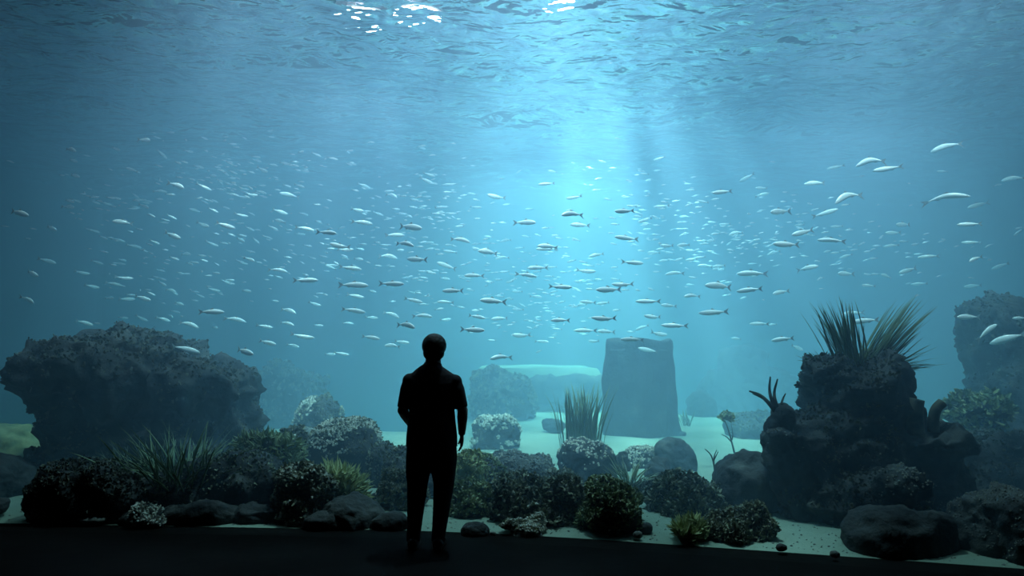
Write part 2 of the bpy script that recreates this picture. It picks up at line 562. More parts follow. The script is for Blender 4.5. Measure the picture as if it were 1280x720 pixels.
def growth(parent, name, V, F, n, size, kind, mat, rng, zmin=0.0, stretch=1.0, jitter=0.5, patch=None, zlow=None):
    """n little shapes on the surface V, F where its normal points up more than zmin."""
    tri = F if F.shape[1] == 3 else np.concatenate([F[:, [0, 1, 2]], F[:, [0, 2, 3]]])
    a, b, c = V[tri[:, 0]], V[tri[:, 1]], V[tri[:, 2]]
    fn = np.cross(b - a, c - a)
    ar = np.linalg.norm(fn, axis=1)
    nn = fn / np.maximum(ar, 1e-12)[:, None]
    wt = ar * (nn[:, 2] > zmin)
    wt = wt * (((a + b + c)[:, 2] / 3) > (0.03 if zlow is None else zlow))
    if patch is not None:
        wt = wt * (fbm((a + b + c) / 3 * patch[0], patch[1], 2) > patch[2])
    if wt.sum() <= 0: return None
    ii = rng.choice(len(tri), n, p=wt / wt.sum())
    r1, r2 = rng.random(n), rng.random(n)
    s = np.sqrt(r1)
    pos = a[ii] * (1 - s)[:, None] + b[ii] * (s * (1 - r2))[:, None] + c[ii] * (s * r2)[:, None]
    ax = nn[ii] + jitter * rng.normal(size=(n, 3))
    ax[:, 2] += 0.25
    ax /= np.linalg.norm(ax, axis=1, keepdims=True)
    t = rng.normal(size=(n, 3))
    u = np.cross(ax, t)
    u /= np.linalg.norm(u, axis=1, keepdims=True)
    v = np.cross(ax, u)
    TV, TF = TEMPL[kind]
    sz = size * (0.55 + 0.9 * rng.random(n))
    st = stretch * (0.7 + 0.6 * rng.random(n))
    W = pos[:, None, :] - ax[:, None, :] * (sz * 0.15)[:, None, None] + sz[:, None, None] * (TV[None, :, 0:1] * u[:, None, :] + TV[None, :, 1:2] * v[:, None, :] + TV[None, :, 2:3] * st[:, None, None] * ax[:, None, :])
    k = len(TV)
    FF = (TF[None] + (np.arange(n) * k)[:, None, None]).reshape(-1, 3)
    o = obj(name, mesh_np(name, W.reshape(-1, 3), FF, smooth=False), mat, parent)
    o['kind'] = 'stuff'
    return o

def rock(name, label, cat, blobs, seed, amp=0.09, scale=2.2, mat='rock', voxel=0.045, e=0.85, grow=(), group=None, sub=5):
    V, F = shape_blobs(blobs, seed, amp, scale, voxel, e, sub)
    rng = np.random.default_rng(seed)
    o = obj(name, mesh_np(name, V, F), M[mat])
    o['label'] = label
    o['category'] = cat
    if group: o['group'] = group
    for g in grow:
        growth(o, g[0], V, F, *g[1:3], g[3], M[g[4]], rng, **(g[5] if len(g) > 5 else {}))
    return o
def R(px0, px1, top, base, Y, ry=None):
    """One blob from its outline: it is sunk a little so that its belly meets the sand at pixel row `base`."""
    h = base - top
    return ((px0 + px1) / 2, top + h * 0.62, (px1 - px0) / 2, h * 0.62, Y, ry if ry else (px1 - px0) / 2 * MPP(Y) * 0.9)

CT = 'rock'
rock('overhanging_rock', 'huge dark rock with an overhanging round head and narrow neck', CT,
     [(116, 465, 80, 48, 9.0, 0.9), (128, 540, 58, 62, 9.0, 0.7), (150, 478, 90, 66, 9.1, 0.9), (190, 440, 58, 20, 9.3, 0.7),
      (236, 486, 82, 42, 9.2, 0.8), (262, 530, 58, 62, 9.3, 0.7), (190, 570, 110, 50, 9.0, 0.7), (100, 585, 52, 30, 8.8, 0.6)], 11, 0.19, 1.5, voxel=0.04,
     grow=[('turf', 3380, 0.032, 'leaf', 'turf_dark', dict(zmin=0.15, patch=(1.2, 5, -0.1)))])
rock('reef_rock', 'low dark turf-covered rock in front of the neck of the overhanging rock', CT, [R(45, 185, 578, 656, 7.05, 0.36), (130, 630, 60, 50, 7.2, 0.4)], 12, 0.08, 2.4,
     grow=[('turf', 2860, 0.022, 'leaf', 'turf_dark', dict(zmin=0.1))])
rock('reef_rock', 'small dark rock at the foot of the window, nearest the left wall', CT, [R(-45, 34, 575, 628, 7.9, 0.4)], 13, 0.07, 2.2)
rock('reef_rock', 'flat dark stone lying on sand below the small dark rock', CT, [R(-20, 12, 622, 638, 7.05, 0.14)], 14, 0.03, 4, sub=4)
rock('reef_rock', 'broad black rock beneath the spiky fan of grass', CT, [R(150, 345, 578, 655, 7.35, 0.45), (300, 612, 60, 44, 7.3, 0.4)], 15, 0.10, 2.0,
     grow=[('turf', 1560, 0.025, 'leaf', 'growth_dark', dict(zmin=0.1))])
rock('reef_rock', 'dark rock carrying a bush of stubby branching coral, right of the spiky grass', CT, [R(285, 400, 575, 650, 7.9, 0.45)], 16, 0.09, 2.4,
     grow=[('turf', 1170, 0.025, 'leaf', 'growth_dark', dict(zmin=0.1))])
rock('boulder', 'low mossy green mound at the left edge, seen past the narrow neck', CT, [R(-40, 76, 532, 606, 10.2, 0.5)], 43, 0.06, 2.0, 'growth_green')
rock('boulder', 'rounded boulder with pale crust on top, left of the visitor', CT, [R(385, 476, 527, 600, 8.9, 0.5), (440, 556, 36, 29, 8.8, 0.42)], 17, 0.07, 2.6,
     grow=[('crust', 1500, 0.03, 'knob', 'growth_pale', dict(zmin=0.25, patch=(2.5, 3, -0.05))), ('turf', 1560, 0.025, 'leaf', 'growth_brown', dict(zmin=0.1))])
rock('boulder', 'hazy boulder rising behind the one with pale crust', CT, [R(365, 428, 494, 560, 11.5, 0.5)], 18, 0.09, 2.0,
     grow=[('crust', 700, 0.04, 'knob', 'growth_pale', dict(zmin=0.3, patch=(2, 4, 0))), ('turf', 780, 0.036, 'leaf', 'growth_brown', {})])
rock('boulder', 'pale flat-topped rock between two boulders left of the visitor', CT, [R(366, 400, 534, 575, 10.0, 0.3)], 19, 0.06, 2.6, 'rock_pale')
rock('boulder', 'small brown rock in the gap by the boulder with pale crust', CT, [R(462, 496, 556, 602, 8.5, 0.25)], 20, 0.05, 3.0, grow=[('turf', 650, 0.022, 'leaf', 'growth_brown', {})])
rock('boulder', 'dark sloping rock close behind the visitor’s left leg'.replace('’', "'"), CT, [R(478, 575, 562, 612, 8.2, 0.45)], 22, 0.08, 2.4, grow=[('turf', 1040, 0.022, 'leaf', 'growth_brown', dict(zmin=.2))])
rock('reef_rock', 'long low black rock along the window, under the yellowish bush', CT, [R(400, 476, 622, 662, 6.8, 0.28)], 23, 0.05, 3.0)
for a_, b_, c_, l_, k_ in ((148, 206, 636, 'small black rubble rock at the window foot left of the mossy crust', 94), (338, 392, 638, 'small dark rubble rock at the window foot before the lumpy pale coral pile', 95), (50, 160, 630, 'low dark rubble rock at the window foot before the low turf-covered rock', 91), (196, 300, 626, 'low black rubble rock at the window foot before the broad fan of grass', 92), (288, 356, 630, 'black rubble rock at the window foot left of the lumpy pale coral pile', 93)):
    rock('reef_rock', l_, CT, [R(a_, b_, c_, 659, 6.84, 0.15)], k_, 0.05, 3.4, sub=4)
rock('reef_rock', 'smooth low stone at the window foot, left of the long low black rock', CT, [R(380, 438, 641, 664, 6.62, 0.13)], 24, 0.03, 3.5, sub=4)
rock('reef_rock', 'low dark stone at the window foot beside the left shoe of the visitor', CT, [R(462, 515, 640, 665, 6.62, 0.13)], 25, 0.03, 3.5, sub=4)
rock('boulder', 'loaf-shaped grey rock alone on open sand, right of the visitor', CT, [R(590, 650, 519, 559, 11.4, 0.42)], 26, 0.07, 2.6, e=0.7,
     grow=[('crust', 900, 0.05, 'knob', 'growth_pale', dict(zmin=0.45)), ('turf', 650, 0.036, 'leaf', 'growth_brown', dict(zmin=.3))])
rock('boulder', 'big hazy mound of rock far behind the loaf-shaped rock', CT, [R(582, 670, 464, 522, 16.0, 0.8), (612, 478, 26, 22, 16.0, .5)], 27, 0.16, 1.4,
     grow=[('turf', 1560, 0.065, 'leaf', 'growth_brown', {})])
rock('boulder', 'faint far mound of rock left of the visitor, lost in haze', CT, [R(330, 408, 458, 545, 16.0, 0.8), (350, 478, 24, 30, 16.0, 0.6)], 28, 0.16, 1.4, grow=[('turf', 1300, 0.065, 'leaf', 'growth_brown', {})])
rock('reef_rock', 'low brown reef rock with a green crest, right of the visitor', CT, [R(560, 632, 566, 642, 8.1, 0.5)], 29, 0.08, 2.4,
     grow=[('turf', 2340, 0.025, 'leaf', 'growth_green', {})])
rock('reef_rock', 'long grey hump of rock behind the largest dark bush coral', CT, [R(600, 700, 568, 640, 8.3, 0.5), (628, 590, 40, 22, 8.5, 0.4)], 30, 0.07, 2.4,
     grow=[('crust', 1300, 0.028, 'knob', 'rock_pale', dict(zmin=.15))])
rock('reef_rock', "small black stone at the window foot, right of the visitor's shoes", CT, [R(576, 612, 654, 672, 6.42, 0.1)], 31, 0.02, 4.0, sub=4)
rock('boulder', 'dark round boulder in front of the tall upright grass', CT, [R(697, 771, 548, 612, 8.8, 0.42), (722, 560, 20, 12, 8.8, .2)], 32, 0.06, 2.6, e=0.75,
     grow=[('crust', 350, 0.03, 'knob', 'growth_pale', dict(zmin=0.5))])
rock('boulder', 'dark smooth dome of rock in front of the stump', CT, [R(818, 864, 550, 596, 9.5, 0.3)], 33, 0.05, 2.4, e=0.8)
rock('boulder', 'low pale-topped rock between the dark dome and the pale spiky grass', CT, [R(776, 832, 556, 598, 9.7, 0.3)], 34, 0.06, 2.8, grow=[('crust', 800, 0.03, 'knob', 'growth_pale', dict(zmin=.35))])
rock('boulder', 'small dark rock leaning in front of the dark dome', CT, [R(805, 842, 572, 612, 8.8, 0.26)], 35, 0.05, 3.0)
rock('boulder', 'fist-like dark lump of rock beside the round boulder under the grass', CT, [R(768, 788, 562, 590, 9.3, 0.14)], 36, 0.04, 3.5, sub=4)
rock('boulder', 'dark rounded boulder against the left flank of the grass-topped rock', CT, [R(897, 966, 566, 648, 7.2, 0.4)], 37, 0.06, 2.2, e=0.78)
rock('boulder', 'hazy low rock right of the stump, at the edge of the sand', CT, [R(912, 985, 520, 548, 12.8, 0.5)], 38, 0.08, 2.2, grow=[('turf', 520, 0.036, 'leaf', 'growth_brown', {})])
rock('boulder', 'faint rounded rock far behind the stump, nearest its right flank', CT, [R(858, 892, 490, 528, 16.5, 0.5)], 39, 0.08, 2.0)
rock('boulder', 'faint broad rock wall in the haze between stump and grass-topped rock', CT, [R(880, 1000, 455, 535, 18.5, 0.9), (930, 470, 30, 40, 18.5, .6)], 40, 0.2, 1.2)
rock('boulder', 'low hazy stone on sand left of the tall upright grass', CT, [R(678, 708, 522, 536, 13.3, 0.25)], 41, 0.04, 3.0, sub=4)

rock('terrace_shade_rock', 'hazy rocks added as the shaded face of the far sandy terrace left of the stump', CT, [(700, 488, 66, 21, 17.4, 0.35), (655, 490, 40, 18, 17.5, 0.3), (745, 490, 30, 18, 17.4, .3)], 42, 0.10, 1.8, voxel=0.06)  # dark rock laid over the upright sand face in place of its shade
# the tree-stump shaped rock
def stump():
    Y = 13.2
    c = P(800, 543, Y)
    m = MPP(Y)
    nz_, na = 60, 96
    prof = [(0.0, 54), (0.03, 51), (0.08, 48), (0.25, 46), (0.5, 44.5), (0.8, 41.5), (0.95, 40.5), (1.0, 39.5)]
    H = (543 - 424) * m
    z0 = -0.15
    V, F = [], []
    for i in range(nz_ + 1):
        t = i / nz_
        r = np.interp(t, [p[0] for p in prof], [p[1] for p in prof]) * m
        for k in range(na):
            a = 2 * PI * k / na
            V.append((math.cos(a) * r, math.sin(a) * r * 0.9, z0 + (H - z0) * t))
    for j in range(1, 9):
        s = 1 - j / 9
        for k in range(na):
            a = 2 * PI * k / na
            r = prof[-1][1] * m * s
            V.append((math.cos(a) * r, math.sin(a) * r * 0.9, H - 0.10 * (1 - s)))
    n = len(V) // na
    for i in range(n - 1):
        for k in range(na):
            F.append((i * na + k, i * na + (k + 1) % na, (i + 1) * na + (k + 1) % na, (i + 1) * na + k))
    F.append(tuple((n - 1) * na + k for k in range(na)))
    V = np.array(V)
    ang = np.arctan2(V[:, 1], V[:, 0])
    q = np.stack([np.cos(ang) * 3.0, np.sin(ang) * 3.0, V[:, 2] * 0.5], 1)
    d = 0.035 * fbm(q, 51, 3, ridged=True) + 0.03 * fbm(V * 2.0, 52, 3)
    root = np.clip(1 - V[:, 2] / 0.35, 0, 1) ** 2 * 0.09 * np.cos(ang * 5 + 1)
    s = 1 + (d + root) / (np.linalg.norm(V[:, :2], axis=1) + 0.25)
    V[:, 0] *= s
    V[:, 1] *= s
    V[:, 2] += 0.06 * fbm(V * 3.0, 53, 2) * (V[:, 2] > H * 0.9)
    V += np.array((c.x, Y, 0.0))
    o = obj('stump_rock', mesh_np('stump_rock', V, F), M['rock'])
    o['label'] = 'tall flat-topped rock shaped like a tree stump standing on bright sand'
    o['category'] = 'rock'
stump()

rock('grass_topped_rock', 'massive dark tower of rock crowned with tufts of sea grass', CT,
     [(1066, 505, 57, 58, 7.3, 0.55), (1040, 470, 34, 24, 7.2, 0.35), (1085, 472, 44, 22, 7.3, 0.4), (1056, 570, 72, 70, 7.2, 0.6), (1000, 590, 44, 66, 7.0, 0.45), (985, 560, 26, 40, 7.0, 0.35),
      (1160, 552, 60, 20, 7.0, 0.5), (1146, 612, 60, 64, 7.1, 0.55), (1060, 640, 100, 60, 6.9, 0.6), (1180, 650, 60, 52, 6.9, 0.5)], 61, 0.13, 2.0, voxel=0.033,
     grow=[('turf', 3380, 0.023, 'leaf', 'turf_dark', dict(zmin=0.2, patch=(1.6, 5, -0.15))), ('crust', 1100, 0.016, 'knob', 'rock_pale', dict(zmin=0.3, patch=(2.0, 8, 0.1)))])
rock('reef_rock', 'whale-backed dark rock at the window foot under the tower rock', CT, [R(1056, 1196, 634, 704, 5.95, 0.3), (1150, 665, 40, 30, 5.95, .25)], 62, 0.06, 2.6, mat='rock')
rock('reef_rock', 'rough ridged slab of rock low on the front of the tower rock', CT, [(1118, 606, 34, 17, 6.35, 0.28), (1110, 640, 30, 34, 6.4, 0.2)], 63, 0.09, 3.0, grow=[('crust', 500, 0.022, 'knob', 'rock_pale', dict(zmin=0.2))])
rock('reef_rock', 'slanting dark rock right of the whale-backed rock', CT, [R(1188, 1262, 618, 706, 6.0, 0.3)], 64, 0.06, 2.6, grow=[('crust', 500, 0.014, 'knob', 'rock_pale', dict(zmin=.4))])
rock('reef_rock', 'rough striped rock in the right corner of the window', CT, [R(1236, 1330, 612, 708, 5.75, 0.4)], 65, 0.07, 2.8, grow=[('crust', 900, 0.014, 'knob', 'rock_pale', dict(zmin=.35))])
rock('reef_rock', 'dark rock mass behind the slanting dark rock', CT, [R(1190, 1330, 538, 660, 7.6, 0.6), (1255, 560, 50, 25, 7.6, .5)], 66, 0.12, 1.8,
     grow=[('turf', 1950, 0.025, 'leaf', 'turf_dark', dict(zmin=0.1)), ('crust', 600, 0.018, 'knob', 'rock_pale', dict(zmin=.4, patch=(2, 3, 0.1)))])
rock('rock_column', 'hazy leaning rock column rising behind the tower rock at the right edge', CT,
     [(1262, 420, 58, 46, 9.6, 0.7), (1275, 490, 58, 70, 9.6, 0.7), (1280, 580, 90, 80, 9.5, 0.8), (1240, 400, 34, 24, 9.6, .5)], 67, 0.2, 1.5,
     grow=[('turf', 1950, 0.036, 'leaf', 'turf_dark', dict(zmin=0.1))])

# ---- bushy corals: a core covered with many tiny branches
def coral(label, blobs, seed, n, size, kind, mat, core='rock', stretch=1.3, cat='coral', name='bush_coral', amp=0.10, scale=4.2, jitter=0.7, zmin=-0.3, second=None):
    V, F = shape_blobs(blobs, seed, amp, scale, 0.04, 0.9, 4)
    t = empty(name, (float(V[:, 0].mean()), float(V[:, 1].mean()), 0.0), label=label, category=cat)
    V = V - np.array(t.location)
    rng = np.random.default_rng(seed)
    obj('core', mesh_np('core', V, F), M[core], t)
    growth(t, 'branchlets', V, F, n, size, kind, M[mat], rng, zmin=zmin, stretch=stretch, jitter=jitter)
    if second:
        growth(t, 'polyps', V, F, second[0], second[1], second[2], M[second[3]], rng, zmin=0.1, jitter=0.4)
    return t
coral('largest dark bush coral in front, right of the visitor', [R(612, 726, 594, 672, 6.95, 0.42), (650, 615, 34, 20, 6.9, 0.3), (695, 612, 28, 20, 6.9, 0.3)], 71, 5100, 0.024, 'leaf', 'growth_dark', second=(420, 0.026, 'knob', 'growth_pale'))
coral('low pale-crusted coral at the window foot before the largest bush coral', [R(624, 682, 641, 673, 6.45, 0.15)], 72, 900, 0.02, 'knob', 'growth_pale', 'rock_pale', second=(255, 0.015, 'leaf', 'growth_yellow'))
coral('tall green-brown bush coral, second in front of the round boulder', [R(722, 801, 600, 676, 6.6, 0.34), (750, 618, 26, 20, 6.6, .25)], 73, 4420, 0.024, 'leaf', 'growth_green', second=(250, 0.024, 'knob', 'growth_pale'))
coral('jagged dark bush coral behind the small yellow bush', [R(818, 902, 596, 656, 7.15, 0.34), (850, 606, 24, 16, 7.15, .25)], 74, 3740, 0.029, 'leaf', 'growth_dark', second=(250, 0.028, 'knob', 'growth_pale'))
coral('small yellow-green bush on sand at the window foot', [R(845, 884, 650, 678, 6.2, 0.12)], 75, 700, 0.019, 'finger', 'growth_yellow', 'growth_green', stretch=4.0, name='yellow_bush', jitter=0.35, zmin=-0.1)
coral('low rough brown coral rock between the yellow bush and the tower rock', [R(884, 968, 634, 682, 6.3, 0.25)], 76, 3060, 0.020, 'leaf', 'growth_brown', second=(260, 0.022, 'knob', 'growth_pale'))
coral('lumpy pale coral pile left of the yellowish bush', [R(345, 416, 592, 660, 6.95, 0.35), (372, 600, 22, 16, 6.95, .2), (395, 618, 18, 14, 6.8, .2)], 77, 2550, 0.023, 'leaf', 'growth_brown', 'rock_pale', second=(900, 0.026, 'knob', 'growth_pale'))
coral('feathery yellowish bush left of the strip of sand', [R(398, 443, 594, 636, 7.2, 0.2)], 78, 1000, 0.022, 'finger', 'growth_yellow', 'growth_green', stretch=5.0, name='yellow_bush', jitter=0.35, zmin=-0.1)
coral('stubby branching coral bush on the rock right of the spiky grass', [R(296, 378, 549, 604, 7.9, 0.36)], 79, 1800, 0.026, 'finger', 'growth_green', stretch=3.2, second=(260, 0.026, 'knob', 'growth_pale'))
coral('dark leafy coral before the sloping rock by the visitor', [R(478, 530, 594, 640, 7.4, 0.26)], 80, 2210, 0.023, 'leaf', 'growth_brown', second=(200, 0.026, 'knob', 'growth_pale'))
coral('yellow-crested coral just right of the waist of the visitor', [R(563, 606, 566, 606, 7.7, 0.22)], 81, 1700, 0.020, 'leaf', 'growth_yellow', 'growth_green')
coral("green leafy coral beside the right knee of the visitor", [R(560, 618, 602, 652, 7.1, 0.26)], 82, 2550, 0.023, 'leaf', 'growth_green', second=(160, 0.024, 'knob', 'growth_pale'))
coral('grey bush coral on the hump between the largest bush and the round boulder', [R(676, 728, 592, 628, 7.6, 0.22)], 83, 2040, 0.020, 'leaf', 'growth_brown', second=(200, 0.026, 'knob', 'growth_pale'))
coral('shaggy brown coral behind the left bush with stubby branches', [R(330, 392, 540, 596, 8.7, 0.35)], 84, 2380, 0.031, 'leaf', 'growth_brown', second=(250, 0.03, 'knob', 'growth_pale'))
coral('hazy bush on the rocks between tower rock and rock column', [R(1196, 1246, 492, 545, 8.4, 0.3)], 85, 1530, 0.031, 'leaf', 'growth_green', stretch=1.8)
coral('mossy crust of coral low at the window foot under the spiky grass', [R(168, 204, 636, 660, 6.72, 0.1)], 86, 500, 0.022, 'knob', 'growth_pale', 'rock')
coral('ragged coral clump under the pale spiky grass', [R(790, 830, 606, 634, 7.7, 0.2)], 87, 1360, 0.020, 'leaf', 'growth_brown', second=(140, 0.024, 'knob', 'growth_pale'))

# ---- single stones on the sand
def stone(label, px, py, w, h, seed, mat='rock'):
    Y = depth_at(py, 0.04)
    rock('stone', label, 'stone', [(px, py - h * 0.25, w / 2, h * 0.62, Y, w / 2 * MPP(Y) * 0.8)], seed, 0.012, 6.0, mat, sub=3)
for k, (a, px, py, w, h, mt) in enumerate([
    ('small dark stone on sand left of the small yellow bush', 808, 664, 16, 12, 'rock'),
    ('pale stone on sand behind the jagged dark bush coral', 908, 652, 12, 8, 'rock_pale'),
    ('pale chip of stone beside the small dark stone', 797, 670, 9, 6, 'rock_pale'),
    ('tiny white stone in the sandy gap right of the small black stone', 616, 669, 9, 6, 'rock_pale'),
    ('pale stone on the strip of sand left of the visitor', 498, 634, 13, 8, 'rock_pale'),
    ('flat grey stone at the edge of the strip of sand by the yellowish bush', 470, 622, 14, 7, 'rock'),
    ('small dark stone on sand by the dark dome of rock', 862, 588, 10, 7, 'rock_pale'),
    ('small grey stone at the foot of the stump', 852, 544, 12, 6, 'rock'),
    ('little grey stone before the whale-backed rock', 1044, 694, 12, 7, 'rock_pale'),
    ('long pale stone at the window foot under the low turf-covered rock', 118, 650, 34, 7, 'rock_pale'),
    ('knobbly pale stone at the window foot near the mossy crust', 136, 648, 10, 7, 'rock_pale'),
    ('small stone on sand right of the low rough coral rock', 978, 686, 12, 7, 'rock')]):
    stone(a, px, py, w, h, 200 + k, mt)

# loose shell grit lying on the sand just behind the window
def grit():
    rng = np.random.default_rng(77)
    n = 2600
    x = rng.uniform(-5.0, 5.2, n)
    y = front_y(x) + 0.06 + rng.random(n) ** 1.6 * 2.6
    z = sand_height(x, y)
    TV, TF = TEMPL['knob']
    sz = 0.008 + 0.020 * rng.random(n) ** 2
    W = np.stack([x, y, z], 1)[:, None, :] + TV[None] * sz[:, None, None] * (1, 1, 0.6) + (0, 0, -0.002)
    FF = (TF[None] + (np.arange(n) * len(TV))[:, None, None]).reshape(-1, 3)
    o = obj('shell_grit', mesh_np('shell_grit', W.reshape(-1, 3), FF, smooth=False), M['rock_pale'])
    o['kind'] = 'stuff'
    o['label'] = 'loose shell grit scattered on sand along the foot of the window'
    o['category'] = 'gravel'
grit()

# ------------------------------------------------------------------ plants
def blade_mesh(name, bend, twist=0.0, wid=1.0, n=6):
    """A tapering blade of unit length along +Z that bends towards +X; diamond section."""
    V, F = [], []
    for i in range(n):
        t = i / n
        ang = bend * t
        x = (1 - math.cos(ang)) / bend if abs(bend) > 1e-3 else 0.0
        z = math.sin(ang) / bend if abs(bend) > 1e-3 else t
        wd = 0.5 * wid * (0.55 + 0.9 * t if t < 0.45 else 0.955 * (1 - (t - 0.45) / 0.55) ** 0.7)
        th = wd * 0.28
        tw = twist * t
        for dx, dy in ((0, wd), (th, 0), (0, -wd), (-th, 0)):
            rx, ry = dx * math.cos(tw) - dy * math.sin(tw), dx * math.sin(tw) + dy * math.cos(tw)
            V.append((x + rx * math.cos(ang), ry, z - rx * math.sin(ang)))
    ang = bend
    V.append(((1 - math.cos(ang)) / bend if abs(bend) > 1e-3 else 0, 0, math.sin(ang) / bend if abs(bend) > 1e-3 else 1.0))
    for i in range(n - 1):
        for k in range(4):
            F.append((i * 4 + k, i * 4 + (k + 1) % 4, (i + 1) * 4 + (k + 1) % 4, (i + 1) * 4 + k))
    for k in range(4):
        F.append(((n - 1) * 4 + k, (n - 1) * 4 + (k + 1) % 4, len(V) - 1))
    F.append((3, 2, 1, 0))
    return V, F
_BL = {}
def blade(ratio, mat, var):
    key = (round(ratio, 3), mat, var)
    if key not in _BL:
        V, F = blade_mesh('blade', [0.25, 0.5, 0.75, 1.05, 1.4][var % 5], [0.3, -0.5, 0.8, -0.2, 0.5][var % 5], ratio)
        me = mesh_np('blade', V, F)
        me.materials.append(M[mat])
        _BL[key] = me
    return _BL[key]
def plant(name, label, root, n, length, ratio, mat, lean=(0.0, 0.0), spread=0.5, base=0.08, seed=1, cat='plant', bendmax=4, lvar=0.35, flat=1.0):
    """Many single blades out of one root; lean = mean tilt in x and y (radians)."""
    rng = random.Random(seed)
    t = empty(name, root, label=label, category=cat)
    for k in range(n):
        a = rng.uniform(0, 2 * PI)
        s = spread * math.sqrt(rng.random())
        tx, ty = lean[0] + s * math.cos(a), lean[1] + s * math.sin(a) * flat
        d = Vector((math.tan(max(-1.35, min(1.35, tx))), math.tan(max(-1.35, min(1.35, ty))), 1.0)).normalized()
        o = obj('blade', blade(ratio, mat, rng.randint(0, bendmax)), None, t)
        bx, by = base * rng.uniform(-1, 1), base * rng.uniform(-1, 1)
        o.location = (bx + base * 0.6 * math.cos(a), by + base * 0.6 * math.sin(a), -0.03)
        yaw = math.atan2(d.y, d.x) + rng.uniform(-0.5, 0.5)
        # blade grows along +Z and bends to +X: aim Z at d, bend outwards
        z = d
        x = Vector((math.cos(yaw), math.sin(yaw), -0.2))
        y = z.cross(x).normalized()
        x = y.cross(z)
        o.rotation_euler = Matrix((x, y, z)).transposed().to_euler()
        L = length * (1 - lvar * rng.random())
        o.scale = (L, L, L)
    return t
def top_of(px, py, Y):
    return P(px, py, Y)

plant('sea_grass', 'left-leaning tall tuft of sea grass on top of the tower rock', P(1062, 462, 7.2), 90, 0.80, 0.034, 'leaf', (-0.20, 0.0), 0.20, 0.10, 301, bendmax=0, lvar=0.5)
plant('sea_grass', 'right-leaning long tuft of sea grass on top of the tower rock', P(1084, 464, 7.2), 90, 0.95, 0.030, 'leaf', (0.56, 0.0), 0.15, 0.09, 302, bendmax=0, lvar=0.5)
plant('sea_grass', 'low spreading tuft at the right end of the tower rock top', P(1102, 464, 7.2), 50, 0.55, 0.04, 'leaf', (1.0, 0.0), 0.28, 0.07, 303, bendmax=1, lvar=0.5)
plant('sea_grass', 'short tuft between the two tall tufts on the tower rock', P(1076, 462, 7.15), 22, 0.36, 0.06, 'leaf', (0.0, -0.2), 0.55, 0.06, 304, bendmax=2)
plant('sea_grass', 'short ragged tuft at the left edge of the tower rock top', P(1030, 458, 7.2), 20, 0.26, 0.07, 'leaf', (-0.35, 0.0), 0.6, 0.06, 305, bendmax=2)
plant('tall_grass', 'tall upright clump of grass behind the dark round boulder', P(727, 560, 9.7), 120, 0.92, 0.036, 'leaf', (0.01, 0.0), 0.09, 0.17, 306, bendmax=1, lvar=0.4)
plant('spiky_grass', 'pale spiky grass with open blades beside the round boulder', P(788, 604, 7.75), 48, 0.36, 0.06, 'leaf_pale', (0.08, 0.0), 0.85, 0.06, 307, bendmax=2)
plant('spiky_grass', 'broad dark fan of spiky grass in front of the overhanging rock', P(225, 606, 7.3), 170, 0.76, 0.036, 'leaf', (0.08, -0.05), 1.05, 0.2, 308, bendmax=1)
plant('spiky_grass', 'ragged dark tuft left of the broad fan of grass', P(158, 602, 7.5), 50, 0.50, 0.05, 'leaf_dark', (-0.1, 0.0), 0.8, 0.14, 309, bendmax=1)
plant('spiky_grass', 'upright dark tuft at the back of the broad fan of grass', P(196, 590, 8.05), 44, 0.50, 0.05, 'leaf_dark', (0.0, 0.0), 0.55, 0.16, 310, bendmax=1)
plant('spiky_grass', 'long slanting tuft reaching towards the stubby coral bush', P(262, 596, 7.6), 36, 0.62, 0.04, 'leaf_dark', (0.75, 0.0), 0.25, 0.09, 311, bendmax=1)
plant('spiky_grass', 'small hazy tuft behind the stump at its right foot', P(858, 530, 14.2), 18, 0.42, 0.08, 'leaf', (0.0, 0.0), 0.8, 0.07, 312, bendmax=2)

def tube(bm, pts, rad, seg=6):
    rings = []
    pts = [Vector(p) for p in pts]
    for i, p in enumerate(pts):
        t = (pts[min(i + 1, len(pts) - 1)] - pts[max(i - 1, 0)]).normalized()
        u = t.cross(Vector((0.31, 0.9, 0.17))).normalized()
        v = t.cross(u)
        rings.append([bm.verts.new(p + rad[i] * (math.cos(2 * PI * k / seg) * u + math.sin(2 * PI * k / seg) * v)) for k in range(seg)])
    for a, b in zip(rings, rings[1:]):
        for k in range(seg):
            bm.faces.new((a[k], a[(k + 1) % seg], b[(k + 1) % seg], b[k]))
    bm.faces.new(rings[0][::-1])
    bm.faces.new(rings[-1])
def smooth_path(pts, n=12):
    """Catmull-Rom through the points."""
    p = [Vector(q) for q in pts]
    p = [2 * p[0] - p[1]] + p + [2 * p[-1] - p[-2]]
    out = []
    seg = len(p) - 3
    for i in range(n + 1):
        t = i / n * seg
        k = min(int(t), seg - 1)
        f = t - k
        a, b, c, d = p[k:k + 4]
        out.append(0.5 * ((2 * b) + (c - a) * f + (2 * a - 5 * b + 4 * c - d) * f * f + (3 * b - a - 3 * c + d) * f ** 3))
    return out
def arm_plant(name, label, root, arms, mat, cat, part, core=None, seg=7, tip=0.35):
    t = empty(name, root, label=label, category=cat)
    for pts, r in arms:
        pp = smooth_path([Vector(q) - Vector(root) for q in pts], 12)
        rad = [r * (1 - (1 - tip) * (i / 12) ** 1.5) for i in range(13)]
        bm = bmesh.new()
        tube(bm, pp, rad, seg)
        bmesh.ops.recalc_face_normals(bm, faces=bm.faces)
        obj(part, bm_mesh(part, bm, True), M[mat], t)
    return t
